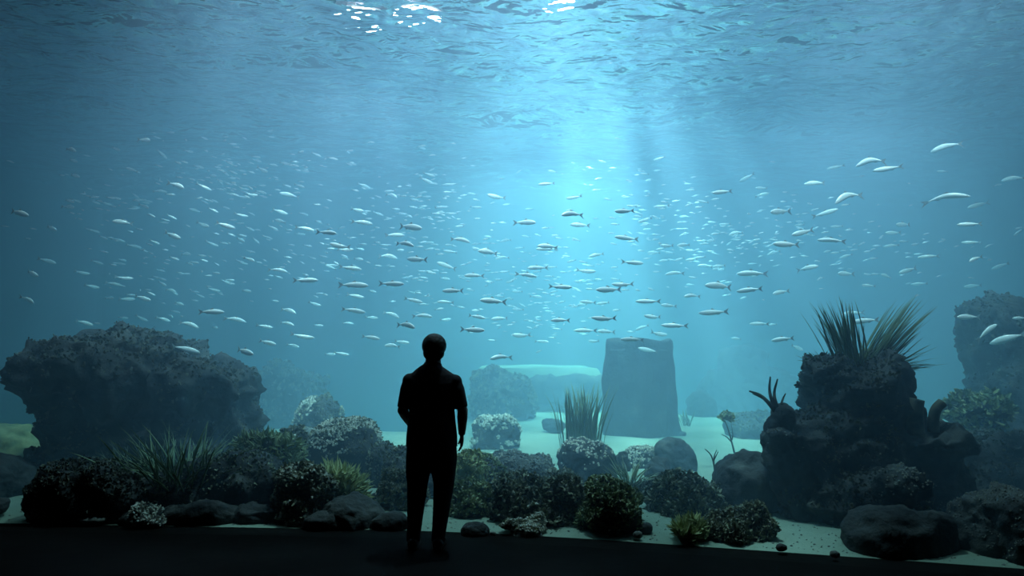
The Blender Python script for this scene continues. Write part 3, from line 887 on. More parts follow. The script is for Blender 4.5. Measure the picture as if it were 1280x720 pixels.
# knob with a few thick curved arms on the left shoulder of the tower rock
Yk = 6.85
rock('knob_rock', 'dark round knob on the left shoulder of the tower rock, below curved arms', CT, [(979, 526, 15, 20, Yk, 0.12), (975, 535, 18, 14, Yk, 0.12)], 68, 0.03, 4.0, voxel=0.02)
def q_(pts, Y=Yk): return [P(x, y, Y + 0.02 * i * (-1) ** j) for j, (x, y) in enumerate(pts) for i in (1,)]
arm_plant('arm_coral', 'dark coral with curved arms fanning out above the left shoulder knob', P(976, 520, Yk),
          [(q_([(974, 522), (962, 505), (950, 494), (937, 489)]), 0.022), (q_([(976, 518), (968, 508), (954, 498), (941, 492)]), 0.018),
           (q_([(975, 518), (965, 500), (962, 486), (963, 471)]), 0.020), (q_([(977, 518), (970, 504), (968, 490), (972, 474)]), 0.020),
           (q_([(980, 518), (977, 506), (979, 498), (982, 492)]), 0.014)], 'twig', 'coral', 'arm')
# tube sponges on the right shelf
for lab, pts, r in [('short fat tube sponge on the right shelf, close to the tower rock', [(1145, 544), (1144, 526), (1144, 510), (1146, 499)], 0.075),
                    ('slim bent tube sponge at the middle of the right shelf', [(1167, 540), (1167, 524), (1170, 512), (1178, 503)], 0.05)]:
    t = arm_plant('tube_sponge', lab, P(*pts[0], 6.8), [([P(x, y, 6.8) for x, y in pts], r)], 'turf_dark', 'sponge', 'tube', seg=12, tip=0.9)
# thin twigs standing on the open sand
def twig(label, root, Y, arms, leafy=False):
    t = arm_plant('branching_twig', label, P(*root, Y), [([P(x, y, Y + 0.03 * k) for x, y in a], r) for k, (a, r) in enumerate(arms)], 'twig', 'coral', 'branch')
    if leafy:
        rng = np.random.default_rng(5)
        V, F = ico(2)
        c = P(908, 522, Y) - P(*root, Y)
        growth(t, 'leaf_tuft', V * (0.08, 0.05, 0.04) + np.array(c), F, 160, 0.04, 'leaf', M['growth_green'], rng, zmin=-0.8, zlow=-9)
twig('forked bare twig on sand just left of the rounded boulder', (894, 592), 8.0, [([(894, 592), (892, 578), (888, 568), (881, 561)], 0.011), ([(892, 580), (893, 570), (896, 562)], 0.009), ([(892, 576), (896, 568), (898, 564)], 0.007)])
twig('taller twig with a green leafy tip behind the rounded boulder', (918, 570), 9.4, [([(918, 566), (914, 550), (910, 536), (905, 524)], 0.012), ([(914, 552), (908, 546), (902, 543)], 0.009), ([(915, 550), (916, 542), (914, 530)], 0.008)], True)

# ------------------------------------------------------------------ the school of fish
def mat_fish():
    m = mat_plain('silver fish skin', (0.8, 0.85, 0.88), 0.3, 0.0, 0.7)
    nt = m.node_tree
    b = nt.nodes['Principled BSDF']
    tc = nt.nodes.new('ShaderNodeTexCoord')
    sx = nt.nodes.new('ShaderNodeSeparateXYZ')
    cr = nt.nodes.new('ShaderNodeValToRGB')
    mr = nt.nodes.new('ShaderNodeMapRange')
    mr.inputs['From Min'].default_value = -0.10
    mr.inputs['From Max'].default_value = 0.10
    e = cr.color_ramp.elements
    e[0].position = 0.0
    e[0].color = (0.88, 0.91, 0.93, 1)
    e[1].position = 1.0
    e[1].color = (0.70, 0.77, 0.80, 1)
    q = e.new(0.55)
    q.color = (0.86, 0.90, 0.92, 1)
    nt.links.new(tc.outputs['Object'], sx.inputs[0])
    nt.links.new(sx.outputs['Z'], mr.inputs['Value'])
    nt.links.new(mr.outputs['Result'], cr.inputs['Fac'])
    nt.links.new(cr.outputs['Color'], b.inputs['Base Color'])
    return m
M['fish'] = mat_fish()
M['fin'] = mat_plain('dark translucent fin', (0.22, 0.27, 0.30), 0.5, 0.0, 0.4)
M['eye'] = mat_plain('black fish eye', (0.01, 0.01, 0.012), 0.15)

PROF = [(0.00, 0.004), (0.03, 0.030), (0.09, 0.058), (0.18, 0.083), (0.30, 0.098), (0.42, 0.097), (0.54, 0.084), (0.66, 0.062), (0.76, 0.038), (0.83, 0.022), (0.86, 0.020)]
def spine(t, bend):
    """Sideways (y) and up-down (z) swing of the body at t, snout to tail."""
    k, s = bend
    return k * 0.09 * math.sin(PI * 1.3 * t + 0.3) * t, s * (0.10 * math.sin(PI * t) - 0.05)
def fish_body(bend):
    V, F = [], []
    n = 10
    for t, r in PROF:
        dy, dz = spine(t, bend)
        for k in range(n):
            a = 2 * PI * k / n
            V.append((t - 0.5, dy + 0.55 * r * math.cos(a), dz + r * math.sin(a) * (1.0 if math.sin(a) > 0 else 1.12)))
    for i in range(len(PROF) - 1):
        for k in range(n):
            F.append((i * n + k, (i + 1) * n + k, (i + 1) * n + (k + 1) % n, i * n + (k + 1) % n))
    F.append(tuple(range(n)))
    F.append(tuple(reversed(range((len(PROF) - 1) * n, len(PROF) * n))))
    return V, F
def fin_plate(outline, bend, th=0.006):
    """A fin: an outline in the x-z plane of the fish, with a little thickness."""
    n = len(outline)
    V = []
    for s in (-1, 1):
        for x, z in outline:
            dy, dz = spine(min(max(x + 0.5, 0), 1), bend)
            V.append((x, dy + s * th, z + dz))
    F = [tuple(range(n))[::-1], tuple(range(n, 2 * n))]
    for k in range(n):
        F.append((k, (k + 1) % n, n + (k + 1) % n, n + k))
    return V, F
TAIL = [(0.33, 0.016), (0.42, 0.070), (0.52, 0.125), (0.47, 0.045), (0.445, 0.0), (0.47, -0.045), (0.52, -0.125), (0.42, -0.070), (0.33, -0.016)]
DORSAL = [(-0.10, 0.085), (-0.05, 0.150), (0.0, 0.125), (0.08, 0.070)]
ANAL = [(0.10, -0.060), (0.15, -0.110), (0.18, -0.085), (0.24, -0.040)]
PECT = [(-0.24, -0.05), (-0.14, -0.115), (-0.12, -0.09), (-0.17, -0.04)]
BENDS = [(0.0, 0.0), (1.0, 0.2), (-1.0, 0.3), (0.4, 0.9), (-0.5, -0.4), (0.6, 1.6)]
FISH = []
for bi, bd in enumerate(BENDS):
    V, F = fish_body(bd)
    body = mesh_np('body', V, F)
    body.materials.append(M['fish'])
    def fm(nm, ol, mat='fin'):
        v, f = fin_plate(ol, bd)
        me = mesh_np(nm, v, f, False)
        me.materials.append(M[mat])
        return me
    tail, dors, anal, pect = fm('tail_fin', TAIL), fm('dorsal_fin', DORSAL), fm('anal_fin', ANAL), fm('pectoral_fin', PECT)
    ev, ef = [], []
    eyes = []
    for s in (-1, 1):
        bm = bmesh.new()
        dy, dz = spine(0.07, bd)
        bmesh.ops.create_icosphere(bm, subdivisions=1, radius=0.011, matrix=Matrix.Translation((-0.43, dy + s * 0.026, dz + 0.012)))
        eyes.append(bm_mesh('eye', bm))
        eyes[-1].materials.append(M['eye'])
    # the same fish as one mesh for those too small to show their fins
    allV, allF, off, mi = [], [], 0, []
    for (v, f, k) in [(V, F, 0)] + [(*fin_plate(ol, bd), 1) for ol in (TAIL, DORSAL, ANAL, PECT)]:
        allV += list(v)
        allF += [tuple(i + off for i in q) for q in f]
        mi += [k] * len(f)
        off += len(v)
    whole = mesh_np('fish', allV, allF)
    whole.materials.append(M['fish'])
    whole.materials.append(M['fin'])
    whole.polygons.foreach_set('material_index', mi)
    FISH.append(dict(parts=[('tail_fin', tail), ('dorsal_fin', dors), ('anal_fin', anal), ('pectoral_fin', pect)], eyes=eyes, body=body, whole=whole))

# Where each fish is, in tiles of the photograph enlarged four times: both ends (left x, y, right x, y).
TILES = {
 (0, 170): '''315,57,395,80 335,112,397,133 30,122,68,132 340,188,410,208 625,155,697,183 832,228,932,265 985,238,1055,270 315,315,382,333 303,350,380,358 475,320,518,330 655,318,705,328 690,338,752,362 40,370,155,400 215,445,300,475 385,410,415,420 565,425,660,437 450,470,495,480 560,513,622,527 815,478,912,515 980,428,1050,455 1085,435,1172,460 950,365,1005,380 1175,388,1235,400 1030,525,1088,550 1175,505,1230,530 1130,128,1168,145 965,147,1020,160 680,12,765,28 555,52,607,75 725,535,770,548 770,278,830,275 550,300,600,320 790,70,830,110 640,545,700,555 120,510,160,516''',
 (320, 170): '''130,138,188,150 190,238,248,260 120,285,215,305 85,368,155,388 90,415,157,435 195,455,290,470 300,475,410,490 370,540,470,556 355,105,410,120 510,238,570,260 645,285,710,310 480,428,580,436 470,360,545,380 585,380,635,395 835,185,895,200 820,210,885,235 865,95,905,98 710,445,835,465 650,498,740,492 695,530,795,550 975,515,1070,525 1155,295,1250,310 1220,525,1280,520 1070,350,1130,360 890,385,945,385 890,405,930,408 640,275,700,275 0,150,65,185 0,275,50,285 450,70,490,75 970,35,1000,40 590,455,620,460''',
 (640, 170): '''130,240,215,238 270,310,350,302 243,395,357,390 10,430,120,435 290,440,390,450 510,380,615,370 710,352,785,350 630,428,700,410 510,505,632,515 125,550,235,555 710,120,765,105 510,12,550,14 1000,285,1100,275 920,325,990,330 865,350,900,340 1020,365,1060,362 1085,490,1155,482 1040,440,1090,440 870,270,920,270 1140,225,1210,190 735,550,815,545 1220,300,1280,288 1215,260,1280,260 215,510,255,512 820,550,900,540 970,527,1020,520''',
 (960, 170): '''830,65,955,45 300,160,378,150 450,135,575,128 530,170,665,157 178,240,290,232 322,330,478,285 790,325,985,300 1000,357,1100,333 1180,215,1275,213 1125,252,1170,240 950,442,1065,440 1225,500,1280,460 110,498,235,465 255,515,380,530 20,540,160,542 582,485,670,482 310,455,380,448 560,505,580,495 545,455,572,445 580,552,655,545 708,548,765,535 975,530,1055,533 1090,555,1125,540 930,555,960,545 450,550,485,530 230,400,340,370 0,385,120,370 455,205,490,195 850,175,895,180 0,130,40,128 115,295,145,295 1235,465,1275,455 630,445,720,440''',
 (0, 310): '''195,52,275,75 112,110,212,143 90,240,185,275 430,185,490,198 530,172,605,185 580,145,660,152 375,115,447,130 455,62,515,80 520,250,577,250 665,238,760,262 785,165,840,190 825,205,885,220 865,270,925,285 385,362,460,385 460,375,505,378 900,370,990,395 870,490,988,522 1170,505,1280,530 1125,350,1225,367 1000,320,1115,318 1215,45,1280,68 1040,200,1095,215 1060,395,1095,400 680,335,735,365 785,345,845,365 835,335,870,345 930,72,970,85 880,120,920,130 900,28,960,32 1110,160,1155,180 600,255,670,255 1205,210,1260,218 500,15,540,22 690,5,730,8 760,40,785,48 590,345,640,350''',
 (320, 310): '''345,80,415,90 65,108,152,115 180,160,315,162 120,303,205,325 115,370,195,385 5,385,80,398 178,430,285,450 10,462,105,482 150,480,220,495 260,268,328,290 455,232,540,247 560,210,605,222 415,185,560,185 610,175,745,182 640,320,715,345 530,440,622,455 640,485,725,493 690,465,770,475 340,530,400,532 390,520,465,535 740,250,835,272 905,268,990,272 1000,290,1045,300 1060,335,1150,352 1020,405,1145,412 1120,260,1250,270 930,212,1040,215 1040,135,1140,140 905,72,1000,105 750,50,860,62 935,12,1010,25 1110,15,1210,25 1195,50,1270,48 420,95,525,105 485,50,540,60 615,40,705,47 405,5,490,10 700,380,800,395 785,340,880,340 430,305,545,320 290,385,335,388 435,375,485,378 920,150,970,155 1170,550,1280,545 1175,355,1260,350 840,240,880,240 0,68,30,75 920,360,975,355 545,345,610,350 350,85,400,105''',
 (640, 310): '''75,100,180,98 380,45,465,25 545,70,660,75 320,110,420,118 500,180,605,182 415,210,550,205 185,190,300,198 0,215,55,218 160,160,190,162 815,62,860,50 770,127,858,127 960,185,1105,195 1130,215,1245,205 855,240,945,240 620,265,740,268 935,325,1080,318 655,340,750,345 395,350,525,352 195,360,285,362 310,412,425,413 425,415,515,420 380,465,440,465 545,455,655,460 630,500,732,520 750,385,875,390 1195,378,1280,380 115,465,185,470 340,265,420,275 0,435,95,435 1130,125,1270,130 735,65,785,60 870,60,925,55 120,5,225,5 680,20,740,25 310,165,350,168 620,410,680,385 740,285,825,290 0,305,60,308 20,130,125,140 90,240,150,245 420,280,490,270 690,420,780,435 930,85,1000,95 1000,95,1070,85 1095,450,1150,455 880,145,930,148''',
 (960, 310): '''755,45,852,40 150,110,245,90 340,128,437,128 650,125,748,98 1125,105,1200,75 990,192,1058,187 425,372,540,358 378,330,470,322 25,462,122,450 955,345,1045,345 1130,475,1268,430 515,130,560,130 560,130,620,150 725,180,790,178 990,70,1080,40 690,45,725,47 15,230,110,212 240,160,285,145 360,50,420,30 280,20,320,12 0,30,60,15 0,385,45,380 110,485,180,510 1040,460,1150,380 465,185,540,190 840,145,870,135 1240,350,1280,350 1090,60,1130,55 730,240,765,235''',
}
# fish that look unlike their neighbours: photo pixel of the middle -> label of its own
UNIQUE = {
 (232, 436): 'bright white fish just above the right end of the overhanging rock',
 (306, 439): 'bright white fish right of the overhanging rock, lowest of its line',
 (24, 266): 'dark fish without shine near the left edge of the window',
 (64, 285): 'dark thin fish below the dark fish near the left edge',
 (106, 403): 'white fish skimming over the round head of the overhanging rock',
 (533, 226): 'broad white fish high above the head of the visitor',
 (1060, 247): 'curved white fish bent like a wave high above the sea grass',
 (1182, 248): 'long grey fish with an arched back high at the right',
 (1107, 211): 'longer of two overlapping white fish high at the right',
 (1088, 203): 'curved fish just above the longer of two overlapping white fish',
 (1183, 184): 'highest fish of the right side, thin and pale',
 (1081, 401): 'brightest white fish between the two tall sea grass tufts',
 (1066, 391): 'pale fish directly above the brightest fish between the grass tufts',
 (892, 390): 'large fish with a dark belly and forked tail right of the stump top',
 (843, 407): 'dark fish with a drooping tail over the right edge of the stump',
 (810, 437): 'spotted bright fish crossing the top of the stump',
 (732, 413): 'dark-backed fish low on the left above the stump',
 (742, 426): 'small dark fish lowest beside the top left of the stump',
 (789, 424): 'grey fish touching the top left of the stump',
 (628, 447): 'pale fish right of the head of the visitor',
 (616, 377): 'large fish with a raised dark tail above and right of the visitor',
 (1260, 423): 'long pale fish in front of the hazy rock column',
 (1235, 415): 'faint slanting fish in front of the hazy rock column',
 (1210, 396): 'white fish at the left edge of the hazy rock column',
 (1215, 358): 'short white fish above the hazy rock column',
 (978, 424): 'pale fish left of the sea grass on the tower rock',
 (996, 434): 'greenish fish sinking beside the left tuft of the tower rock',
 (921, 425): 'faint teal fish alone in the haze right of the stump',
}
ZONES = [(200, 'over the overhanging rock'), (400, 'left of the visitor'), (640, 'over the visitor'), (740, 'over the tall grass'), (860, 'over the stump'), (1000, 'right of the stump'), (1160, 'over the tower rock'), (1400, 'over the rock column')]
def zone(x):
    return next(z for lim, z in ZONES if x < lim)
def level(y):
    return 'high' if y < 250 else 'mid-height' if y < 340 else 'low'
frng = random.Random(99)
def place(o, x1, y1, x2, y2, right, k, small=False):
    """Set a fish so that it spans the two pixels; its length decides the distance."""
    ln = math.hypot(x2 - x1, y2 - y1)
    real = frng.uniform(0.24, 0.30)
    foreshort = frng.uniform(0.86, 1.0)
    Y = real * foreshort * FPX / ln
    Y = min(9.0 + max(Y - 8.2, 0) * 0.6, 13.0) + frng.uniform(-0.4, 0.4)
    real = ln * MPP(Y) / foreshort
    mx, my = (x1 + x2) / 2, (y1 + y2) / 2
    c = P(mx, my, Y)
    roll = math.atan2(y2 - y1, x2 - x1)              # slope in the picture, downwards positive
    yaw = math.acos(foreshort) * frng.choice((-1, 1))
    # local -X is the snout
    d = Vector((math.cos(yaw) * math.cos(roll), math.sin(yaw), -math.sin(roll) * math.cos(yaw)))
    if right: d = -d                                 # snout = -local X points right
    x = d.normalized()
    up = Vector((0, 0, 1))
    y = up.cross(x).normalized()
    z = x.cross(y)
    if mx > 1190 and my > 370: c = P(mx, my, min(Y, 8.6))
    o.location = c
    o.rotation_euler = Matrix((x, y, z)).transposed().to_euler()
    o.scale = (real, real * frng.uniform(0.8, 0.95), real * frng.uniform(0.85, 1.15))
    return Y
nf = 0
SCHOOL = []
for (ox, oy), txt in TILES.items():
    for it in txt.split():
        a = [float(v) for v in it.split(',')]
        x1, y1, x2, y2 = ox + a[0] / 4, oy + a[1] / 4, ox + a[2] / 4, oy + a[3] / 4
        mx, my = (x1 + x2) / 2, (y1 + y2) / 2
        right = frng.random() < (0.93 if mx < 480 else 0.72 if mx < 600 else 0.25 if mx < 700 else 0.08)
        bi = frng.choice((0, 1, 2, 3, 4, 0, 1, 2))
        uq = None
        for (ux, uy), lb in UNIQUE.items():
            if abs(ux - mx) < 2.6 and abs(uy - my) < 2.6: uq = lb
        if uq and ('curved' in uq or 'arched' in uq): bi = 5
        fd = FISH[bi]
        big = math.hypot(x2 - x1, y2 - y1) > 19.5
        if big or uq:
            o = empty('silver_fish')
            fb = obj('body', fd['body'], None, o)
            for em in fd['eyes']: obj('eye', em, None, fb)
            for pn, pm in fd['parts']: obj(pn, pm, None, o)
        else:
            o = obj('silver_fish', fd['whole'])
        place(o, x1, y1, x2, y2, right, nf)
        if uq and 'arched' in uq: o.scale.z *= 0.6
        o['category'] = 'fish'
        if uq:
            o['label'] = uq
            o['group'] = 'school of silver fish'
        else:
            SCHOOL.append((o, mx, my, math.hypot(x2 - x1, y2 - y1), right, big))
        nf += 1
# labels: what can be told apart gets its own, the rest share one by size, heading and place
done = set()
for _, z in ZONES:
    mem = [f for f in SCHOOL if zone(f[1]) == z]
    for pick, word in ((max(mem, key=lambda f: f[3]), 'largest'), (min(mem, key=lambda f: f[2]), 'highest'), (max(mem, key=lambda f: f[2]), 'lowest')):
        if pick[0].name in done: continue
        done.add(pick[0].name)
        pick[0]['label'] = f'{word} of the plain silver fish {z}, heading {"right" if pick[4] else "left"}'
        pick[0]['group'] = 'school of silver fish'
buckets = {}
for f in SCHOOL:
    if f[0].name in done: continue
    buckets.setdefault(('slim' if f[5] else 'tiny', 'right' if f[4] else 'left', level(f[2]), zone(f[1])), []).append(f)
ORD = ['leftmost', 'second from left', 'third from left', 'fourth from left', 'fifth from left', 'sixth from left', 'seventh from left', 'eighth from left', 'ninth from left', 'tenth from left', 'eleventh from left']
NUM = ['', '', 'two', 'three', 'four', 'five', 'six', 'seven', 'eight', 'nine', 'ten', 'eleven']
for (sz, hd, lv, z), mem in buckets.items():
    base = f'{sz} silver fish heading {hd}, {lv} {z}'
    mem.sort(key=lambda f: f[1])
    for k, f in enumerate(mem):
        n = len(mem)
        if n == 1: f[0]['label'] = 'lone ' + base
        elif n <= (11 if sz == 'slim' else 3): f[0]['label'] = f'{ORD[k]} of {NUM[n]} {base}'
        else: f[0]['label'] = base
        f[0]['group'] = f'{sz} fish heading {hd}, {lv} {z}'
print('fish', nf)
# the many fainter ones farther off: past the first three hundred, one object
def far_school():
    rng = np.random.default_rng(4)
    me = FISH[0]['whole']
    V0 = np.array([v.co[:] for v in me.vertices])
    F0 = [tuple(p.vertices) for p in me.polygons]
    mi0 = [p.material_index for p in me.polygons]
    V, F, MI = [], [], []
    cl = [(150, 250, 70, 30, 40), (310, 225, 50, 28, 70), (230, 330, 90, 40, 70), (420, 300, 80, 50, 80), (540, 260, 60, 40, 70), (560, 340, 70, 45, 70), (700, 330, 70, 50, 60), (680, 385, 60, 35, 60), (830, 270, 60, 45, 60), (900, 310, 70, 40, 70), (985, 290, 60, 35, 50), (1110, 315, 80, 35, 30), (780, 225, 60, 22, 16), (260, 180, 60, 20, 12), (420, 200, 70, 20, 14)]
    for cx, cy, sx, sy, n in cl:
        for _ in range(int(n * 1.5)):
            px, py = cx + sx * rng.normal() * 0.7, cy + sy * rng.normal() * 0.7
            if not (0 < px < 1280) or py < 150 or py > 440: continue
            ln = rng.uniform(5, 13)
            Y = rng.uniform(11.5, 17.0)
            L = ln * MPP(Y)
            d = 1 if px < 560 else -1
            r = rng.normal() * 0.15 + (0.2 if px < 480 else -0.12 if px > 900 else 0)
            yaw = rng.normal() * 0.5
            X = np.array([math.cos(yaw) * math.cos(r), math.sin(yaw), -math.sin(r)]) * (-1 if d > 0 else 1)
            X /= np.linalg.norm(X)
            Yv = np.cross([0, 0, 1], X)
            Yv /= np.linalg.norm(Yv)
            Z = np.cross(X, Yv)
            W = (V0[:, :1] * X + V0[:, 1:2] * Yv + V0[:, 2:3] * Z) * L + np.array(P(px, py, Y))
            off = len(V) * len(V0)
            V.append(W)
            F += [tuple(i + off for i in q) for q in F0]
            MI += mi0
    o = obj('distant_fish', mesh_np('distant_fish', np.concatenate(V), F))
    o.data.materials.append(M['fish_far'])
    o.data.materials.append(M['fin'])
    o.data.polygons.foreach_set('material_index', MI)
    o['kind'] = 'stuff'
    o['label'] = 'countless tiny specks of distant fish filling the middle of the tank'
    o['category'] = 'fish'
M['fish_far'] = mat_plain('distant silver fish', (0.85, 0.9, 0.93), 0.3, 0.0, 0.6)
far_school()

# ------------------------------------------------------------------ the visitor at the window
M['skin'] = mat_noise('skin', (0.20, 0.13, 0.10), (0.24, 0.155, 0.12), 9.0, rough=0.6, bump=0.05)
M['hair'] = mat_noise('dark hair', (0.010, 0.009, 0.008), (0.02, 0.018, 0.016), 30.0, rough=0.6, bump=0.4, dist=0.01)
M['shirt'] = mat_noise('dark cotton', (0.014, 0.014, 0.016), (0.02, 0.02, 0.023), 12.0, bump=0.3, dist=0.01)
M['shorts'] = mat_noise('black trousers', (0.012, 0.012, 0.013), (0.017, 0.017, 0.019), 12.0, bump=0.3, dist=0.01)
M['shoe'] = mat_plain('black shoe', (0.012, 0.012, 0.013), 0.6)
M['eye_white'] = mat_plain('eye', (0.5, 0.5, 0.48), 0.3)

def body_tube(bm, pts, rad, seg=16, cap=True):
    """Closed tapering tube; rad items are r or (rx, ry) with rx across (x)."""
    pts = [Vector(p) for p in pts]
    rings = []
    for i, p in enumerate(pts):
        t = (pts[min(i + 1, len(pts) - 1)] - pts[max(i - 1, 0)]).normalized()
        ref = Vector((1, 0, 0)) if abs(t.x) < 0.8 else Vector((0, 0, 1))
        v = t.cross(ref).normalized()
        u = v.cross(t).normalized()
        r = rad[i]
        rx, ry = r if isinstance(r, tuple) else (r, r)
        rings.append([bm.verts.new(p + rx * math.cos(2 * PI * k / seg) * u + ry * math.sin(2 * PI * k / seg) * v) for k in range(seg)])
    for a, b in zip(rings, rings[1:]):
        for k in range(seg):
            bm.faces.new((a[k], a[(k + 1) % seg], b[(k + 1) % seg], b[k]))
    bm.faces.new(rings[0][::-1])
    bm.faces.new(rings[-1])
def ball(bm, c, r, seg=3):
    m = Matrix.Translation(c) @ Matrix.Diagonal((*r, 1))
    bmesh.ops.create_icosphere(bm, subdivisions=seg, radius=1.0, matrix=m)
def solid(name, bm, voxel, mat, parent, smooth=3, cut=None):
    bmesh.ops.recalc_face_normals(bm, faces=bm.faces)
    me = bm_mesh(name, bm)
    o = bpy.data.objects.new('tmp', me)
    C.objects.link(o)
    md = o.modifiers.new('r', 'REMESH')
    md.mode = 'VOXEL'
    md.voxel_size = voxel
    ms = o.modifiers.new('s', 'SMOOTH')
    ms.iterations = smooth
    ms.factor = 0.5
    dg = bpy.context.evaluated_depsgraph_get()
    me2 = bpy.data.meshes.new_from_object(o.evaluated_get(dg))
    bpy.data.objects.remove(o)
    me2.name = name
    me2.polygons.foreach_set('use_smooth', [True] * len(me2.polygons))
    return obj(name, me2, mat, parent)

PX, PY = -0.637, 5.98
person = empty('person', (PX, PY, 0.0), label='person seen from behind in dark shirt and loose dark trousers, standing at the window', category='person')
# joints (x right, y towards the tank, z up)
SHL, ELL, WRL = (-0.176, -0.005, 1.312), (-0.232, -0.01, 1.075), (-0.195, 0.175, 0.945)
SHR, ELR, WRR = (0.178, -0.005, 1.304), (0.246, -0.035, 1.075), (0.236, 0.04, 0.880)
HIPL, KNL, ANL = (-0.092, 0.0, 0.86), (-0.112, 0.012, 0.475), (-0.135, -0.02, 0.085)
HIPR, KNR, ANR = (0.092, 0.0, 0.86), (0.096, 0.02, 0.475), (0.060, -0.02, 0.085)
HD = Vector((0.014, 0.012, 1.560))
def mid(a, b, t): return tuple(Vector(a).lerp(Vector(b), t))
def build_body():
    bm = bmesh.new()
    # trunk and neck
    body_tube(bm, [(0, 0, 0.80), (0, 0, 0.88), (0, -0.01, 0.96), (0, 0.0, 1.06), (0, 0.005, 1.18), (0, 0.0, 1.29), (0, -0.005, 1.36), (0, -0.005, 1.40), (0.004, 0, 1.435)],
              [(0.14, 0.10), (0.165, 0.115), (0.165, 0.115), (0.15, 0.105), (0.165, 0.115), (0.178, 0.115), (0.145, 0.090), (0.10, 0.072), (0.070, 0.068)], 24)
    body_tube(bm, [(0, -0.01, 1.38), (0.005, 0.0, 1.44), (0.010, 0.010, 1.52)], [(0.078, 0.070), (0.064, 0.064), (0.062, 0.064)], 16)
    # head: skull, face, jaw, nose, ears
    ball(bm, HD + Vector((0, -0.012, 0.018)), (0.073, 0.090, 0.088))
    ball(bm, HD + Vector((0, 0.018, -0.035)), (0.060, 0.072, 0.082))
    ball(bm, HD + Vector((0, 0.052, -0.088)), (0.034, 0.034, 0.026))
    body_tube(bm, [HD + Vector((0, 0.080, 0.012)), HD + Vector((0, 0.100, -0.018)), HD + Vector((0, 0.106, -0.036))], [0.009, 0.013, 0.015], 10)
    for s in (-1, 1):
        ball(bm, HD + Vector((s * 0.030, 0.080, 0.020)), (0.020, 0.010, 0.007), 2)      # brow
        ball(bm, HD + Vector((s * 0.036, 0.072, -0.025)), (0.018, 0.014, 0.016), 2)     # cheek
        ball(bm, HD + Vector((s * 0.074, -0.004, -0.012)), (0.010, 0.020, 0.032), 2)    # ear
    ball(bm, HD + Vector((0, 0.090, -0.060)), (0.022, 0.010, 0.006), 2)                 # lips
    ball(bm, HD + Vector((0, 0.088, -0.071)), (0.019, 0.010, 0.006), 2)
    # arms
    for S_, E_, W_ in ((SHL, ELL, WRL), (SHR, ELR, WRR)):
        ball(bm, S_, (0.048, 0.050, 0.046))
        body_tube(bm, [mid(S_, E_, -0.05), mid(S_, E_, 0.35), mid(S_, E_, 0.75), E_], [0.044, 0.048, 0.043, 0.041], 14)
        ball(bm, E_, (0.042, 0.042, 0.042))
        body_tube(bm, [E_, mid(E_, W_, 0.3), mid(E_, W_, 0.7), W_], [0.041, 0.042, 0.034, 0.027], 14)
    # legs
    for H_, K_, A_ in ((HIPL, KNL, ANL), (HIPR, KNR, ANR)):
        ball(bm, H_, (0.088, 0.095, 0.09))
        body_tube(bm, [H_, mid(H_, K_, 0.3), mid(H_, K_, 0.7), K_], [(0.085, 0.092), (0.080, 0.086), (0.064, 0.068), (0.054, 0.056)], 18)
        ball(bm, K_, (0.054, 0.056, 0.06))
        calf = Vector(mid(K_, A_, 0.32)) + Vector((0, -0.018, 0))
        body_tube(bm, [K_, calf, mid(K_, A_, 0.65), A_], [(0.052, 0.054), (0.055, 0.060), (0.044, 0.046), (0.036, 0.040)], 16)
        x, y, z = A_
        body_tube(bm, [(x, y - 0.055, 0.045), (x, y, 0.055), (x * 1.03, y + 0.09, 0.04), (x * 1.06, y + 0.165, 0.028)], [(0.030, 0.030), (0.036, 0.045), (0.040, 0.028), (0.034, 0.016)], 14)
    # hands: palm, four unequal fingers with two bends, thumb from the side of the palm
    def hand(W_, fwd, side, nrm, curl):
        W_, fwd, side, nrm = Vector(W_), Vector(fwd).normalized(), Vector(side).normalized(), Vector(nrm).normalized()
        for k in range(5):
            o_ = (k - 2) * 0.016
            body_tube(bm, [W_ + fwd * -0.01 + side * o_ * 0.6, W_ + fwd * 0.045 + side * o_, W_ + fwd * 0.088 + side * o_ * 1.08], [0.015, 0.0155, 0.0125], 8)
        for k, (L, o_) in enumerate(((0.070, -0.034), (0.080, -0.0115), (0.074, 0.0115), (0.058, 0.034))):
            p0 = W_ + fwd * 0.080 + side * o_
            d1 = (fwd * math.cos(curl * 0.5) + nrm * math.sin(curl * 0.5)).normalized()
            d2 = (fwd * math.cos(curl * 1.3) + nrm * math.sin(curl * 1.3)).normalized()
            d3 = (fwd * math.cos(curl * 1.9) + nrm * math.sin(curl * 1.9)).normalized()
            p1 = p0 + d1 * L * 0.45
            p2 = p1 + d2 * L * 0.32
            p3 = p2 + d3 * L * 0.24
            body_tube(bm, [p0, p1, p2, p3], [0.0092, 0.0086, 0.0078, 0.0066], 8)
        q0 = W_ + fwd * 0.022 - side * 0.026
        q1 = q0 + (fwd * 0.7 - side * 0.62 + nrm * 0.3).normalized() * 0.036
        q2 = q1 + (fwd * 0.85 - side * 0.3 + nrm * 0.4).normalized() * 0.030
        q3 = q2 + (fwd * 0.95 - side * 0.05 + nrm * 0.4).normalized() * 0.022
        body_tube(bm, [q0, q1, q2, q3], [0.015, 0.0115, 0.0100, 0.0085], 8)
    fr = Vector(WRR) - Vector(ELR)
    hand(WRR, (fr.x * 0.3, 0.10, -1.0), (0, -1, -0.1), (-1, 0, 0), 0.55)
    fl_ = Vector(WRL) - Vector(ELL)
    hand(WRL, (fl_.x + 0.02, fl_.y, fl_.z * 1.3), (-0.1, -0.6, -0.75), (1, 0, 0), 0.6)
    return solid('body', bm, 0.0052, M['skin'], person, 4)
build_body()
for s in (-1, 1):
    bm = bmesh.new()
    ball(bm, HD + Vector((s * 0.030, 0.078, 0.002)), (0.012, 0.011, 0.008), 2)
    obj('eye', bm_mesh('eye', bm, True), M['eye_white'], person)

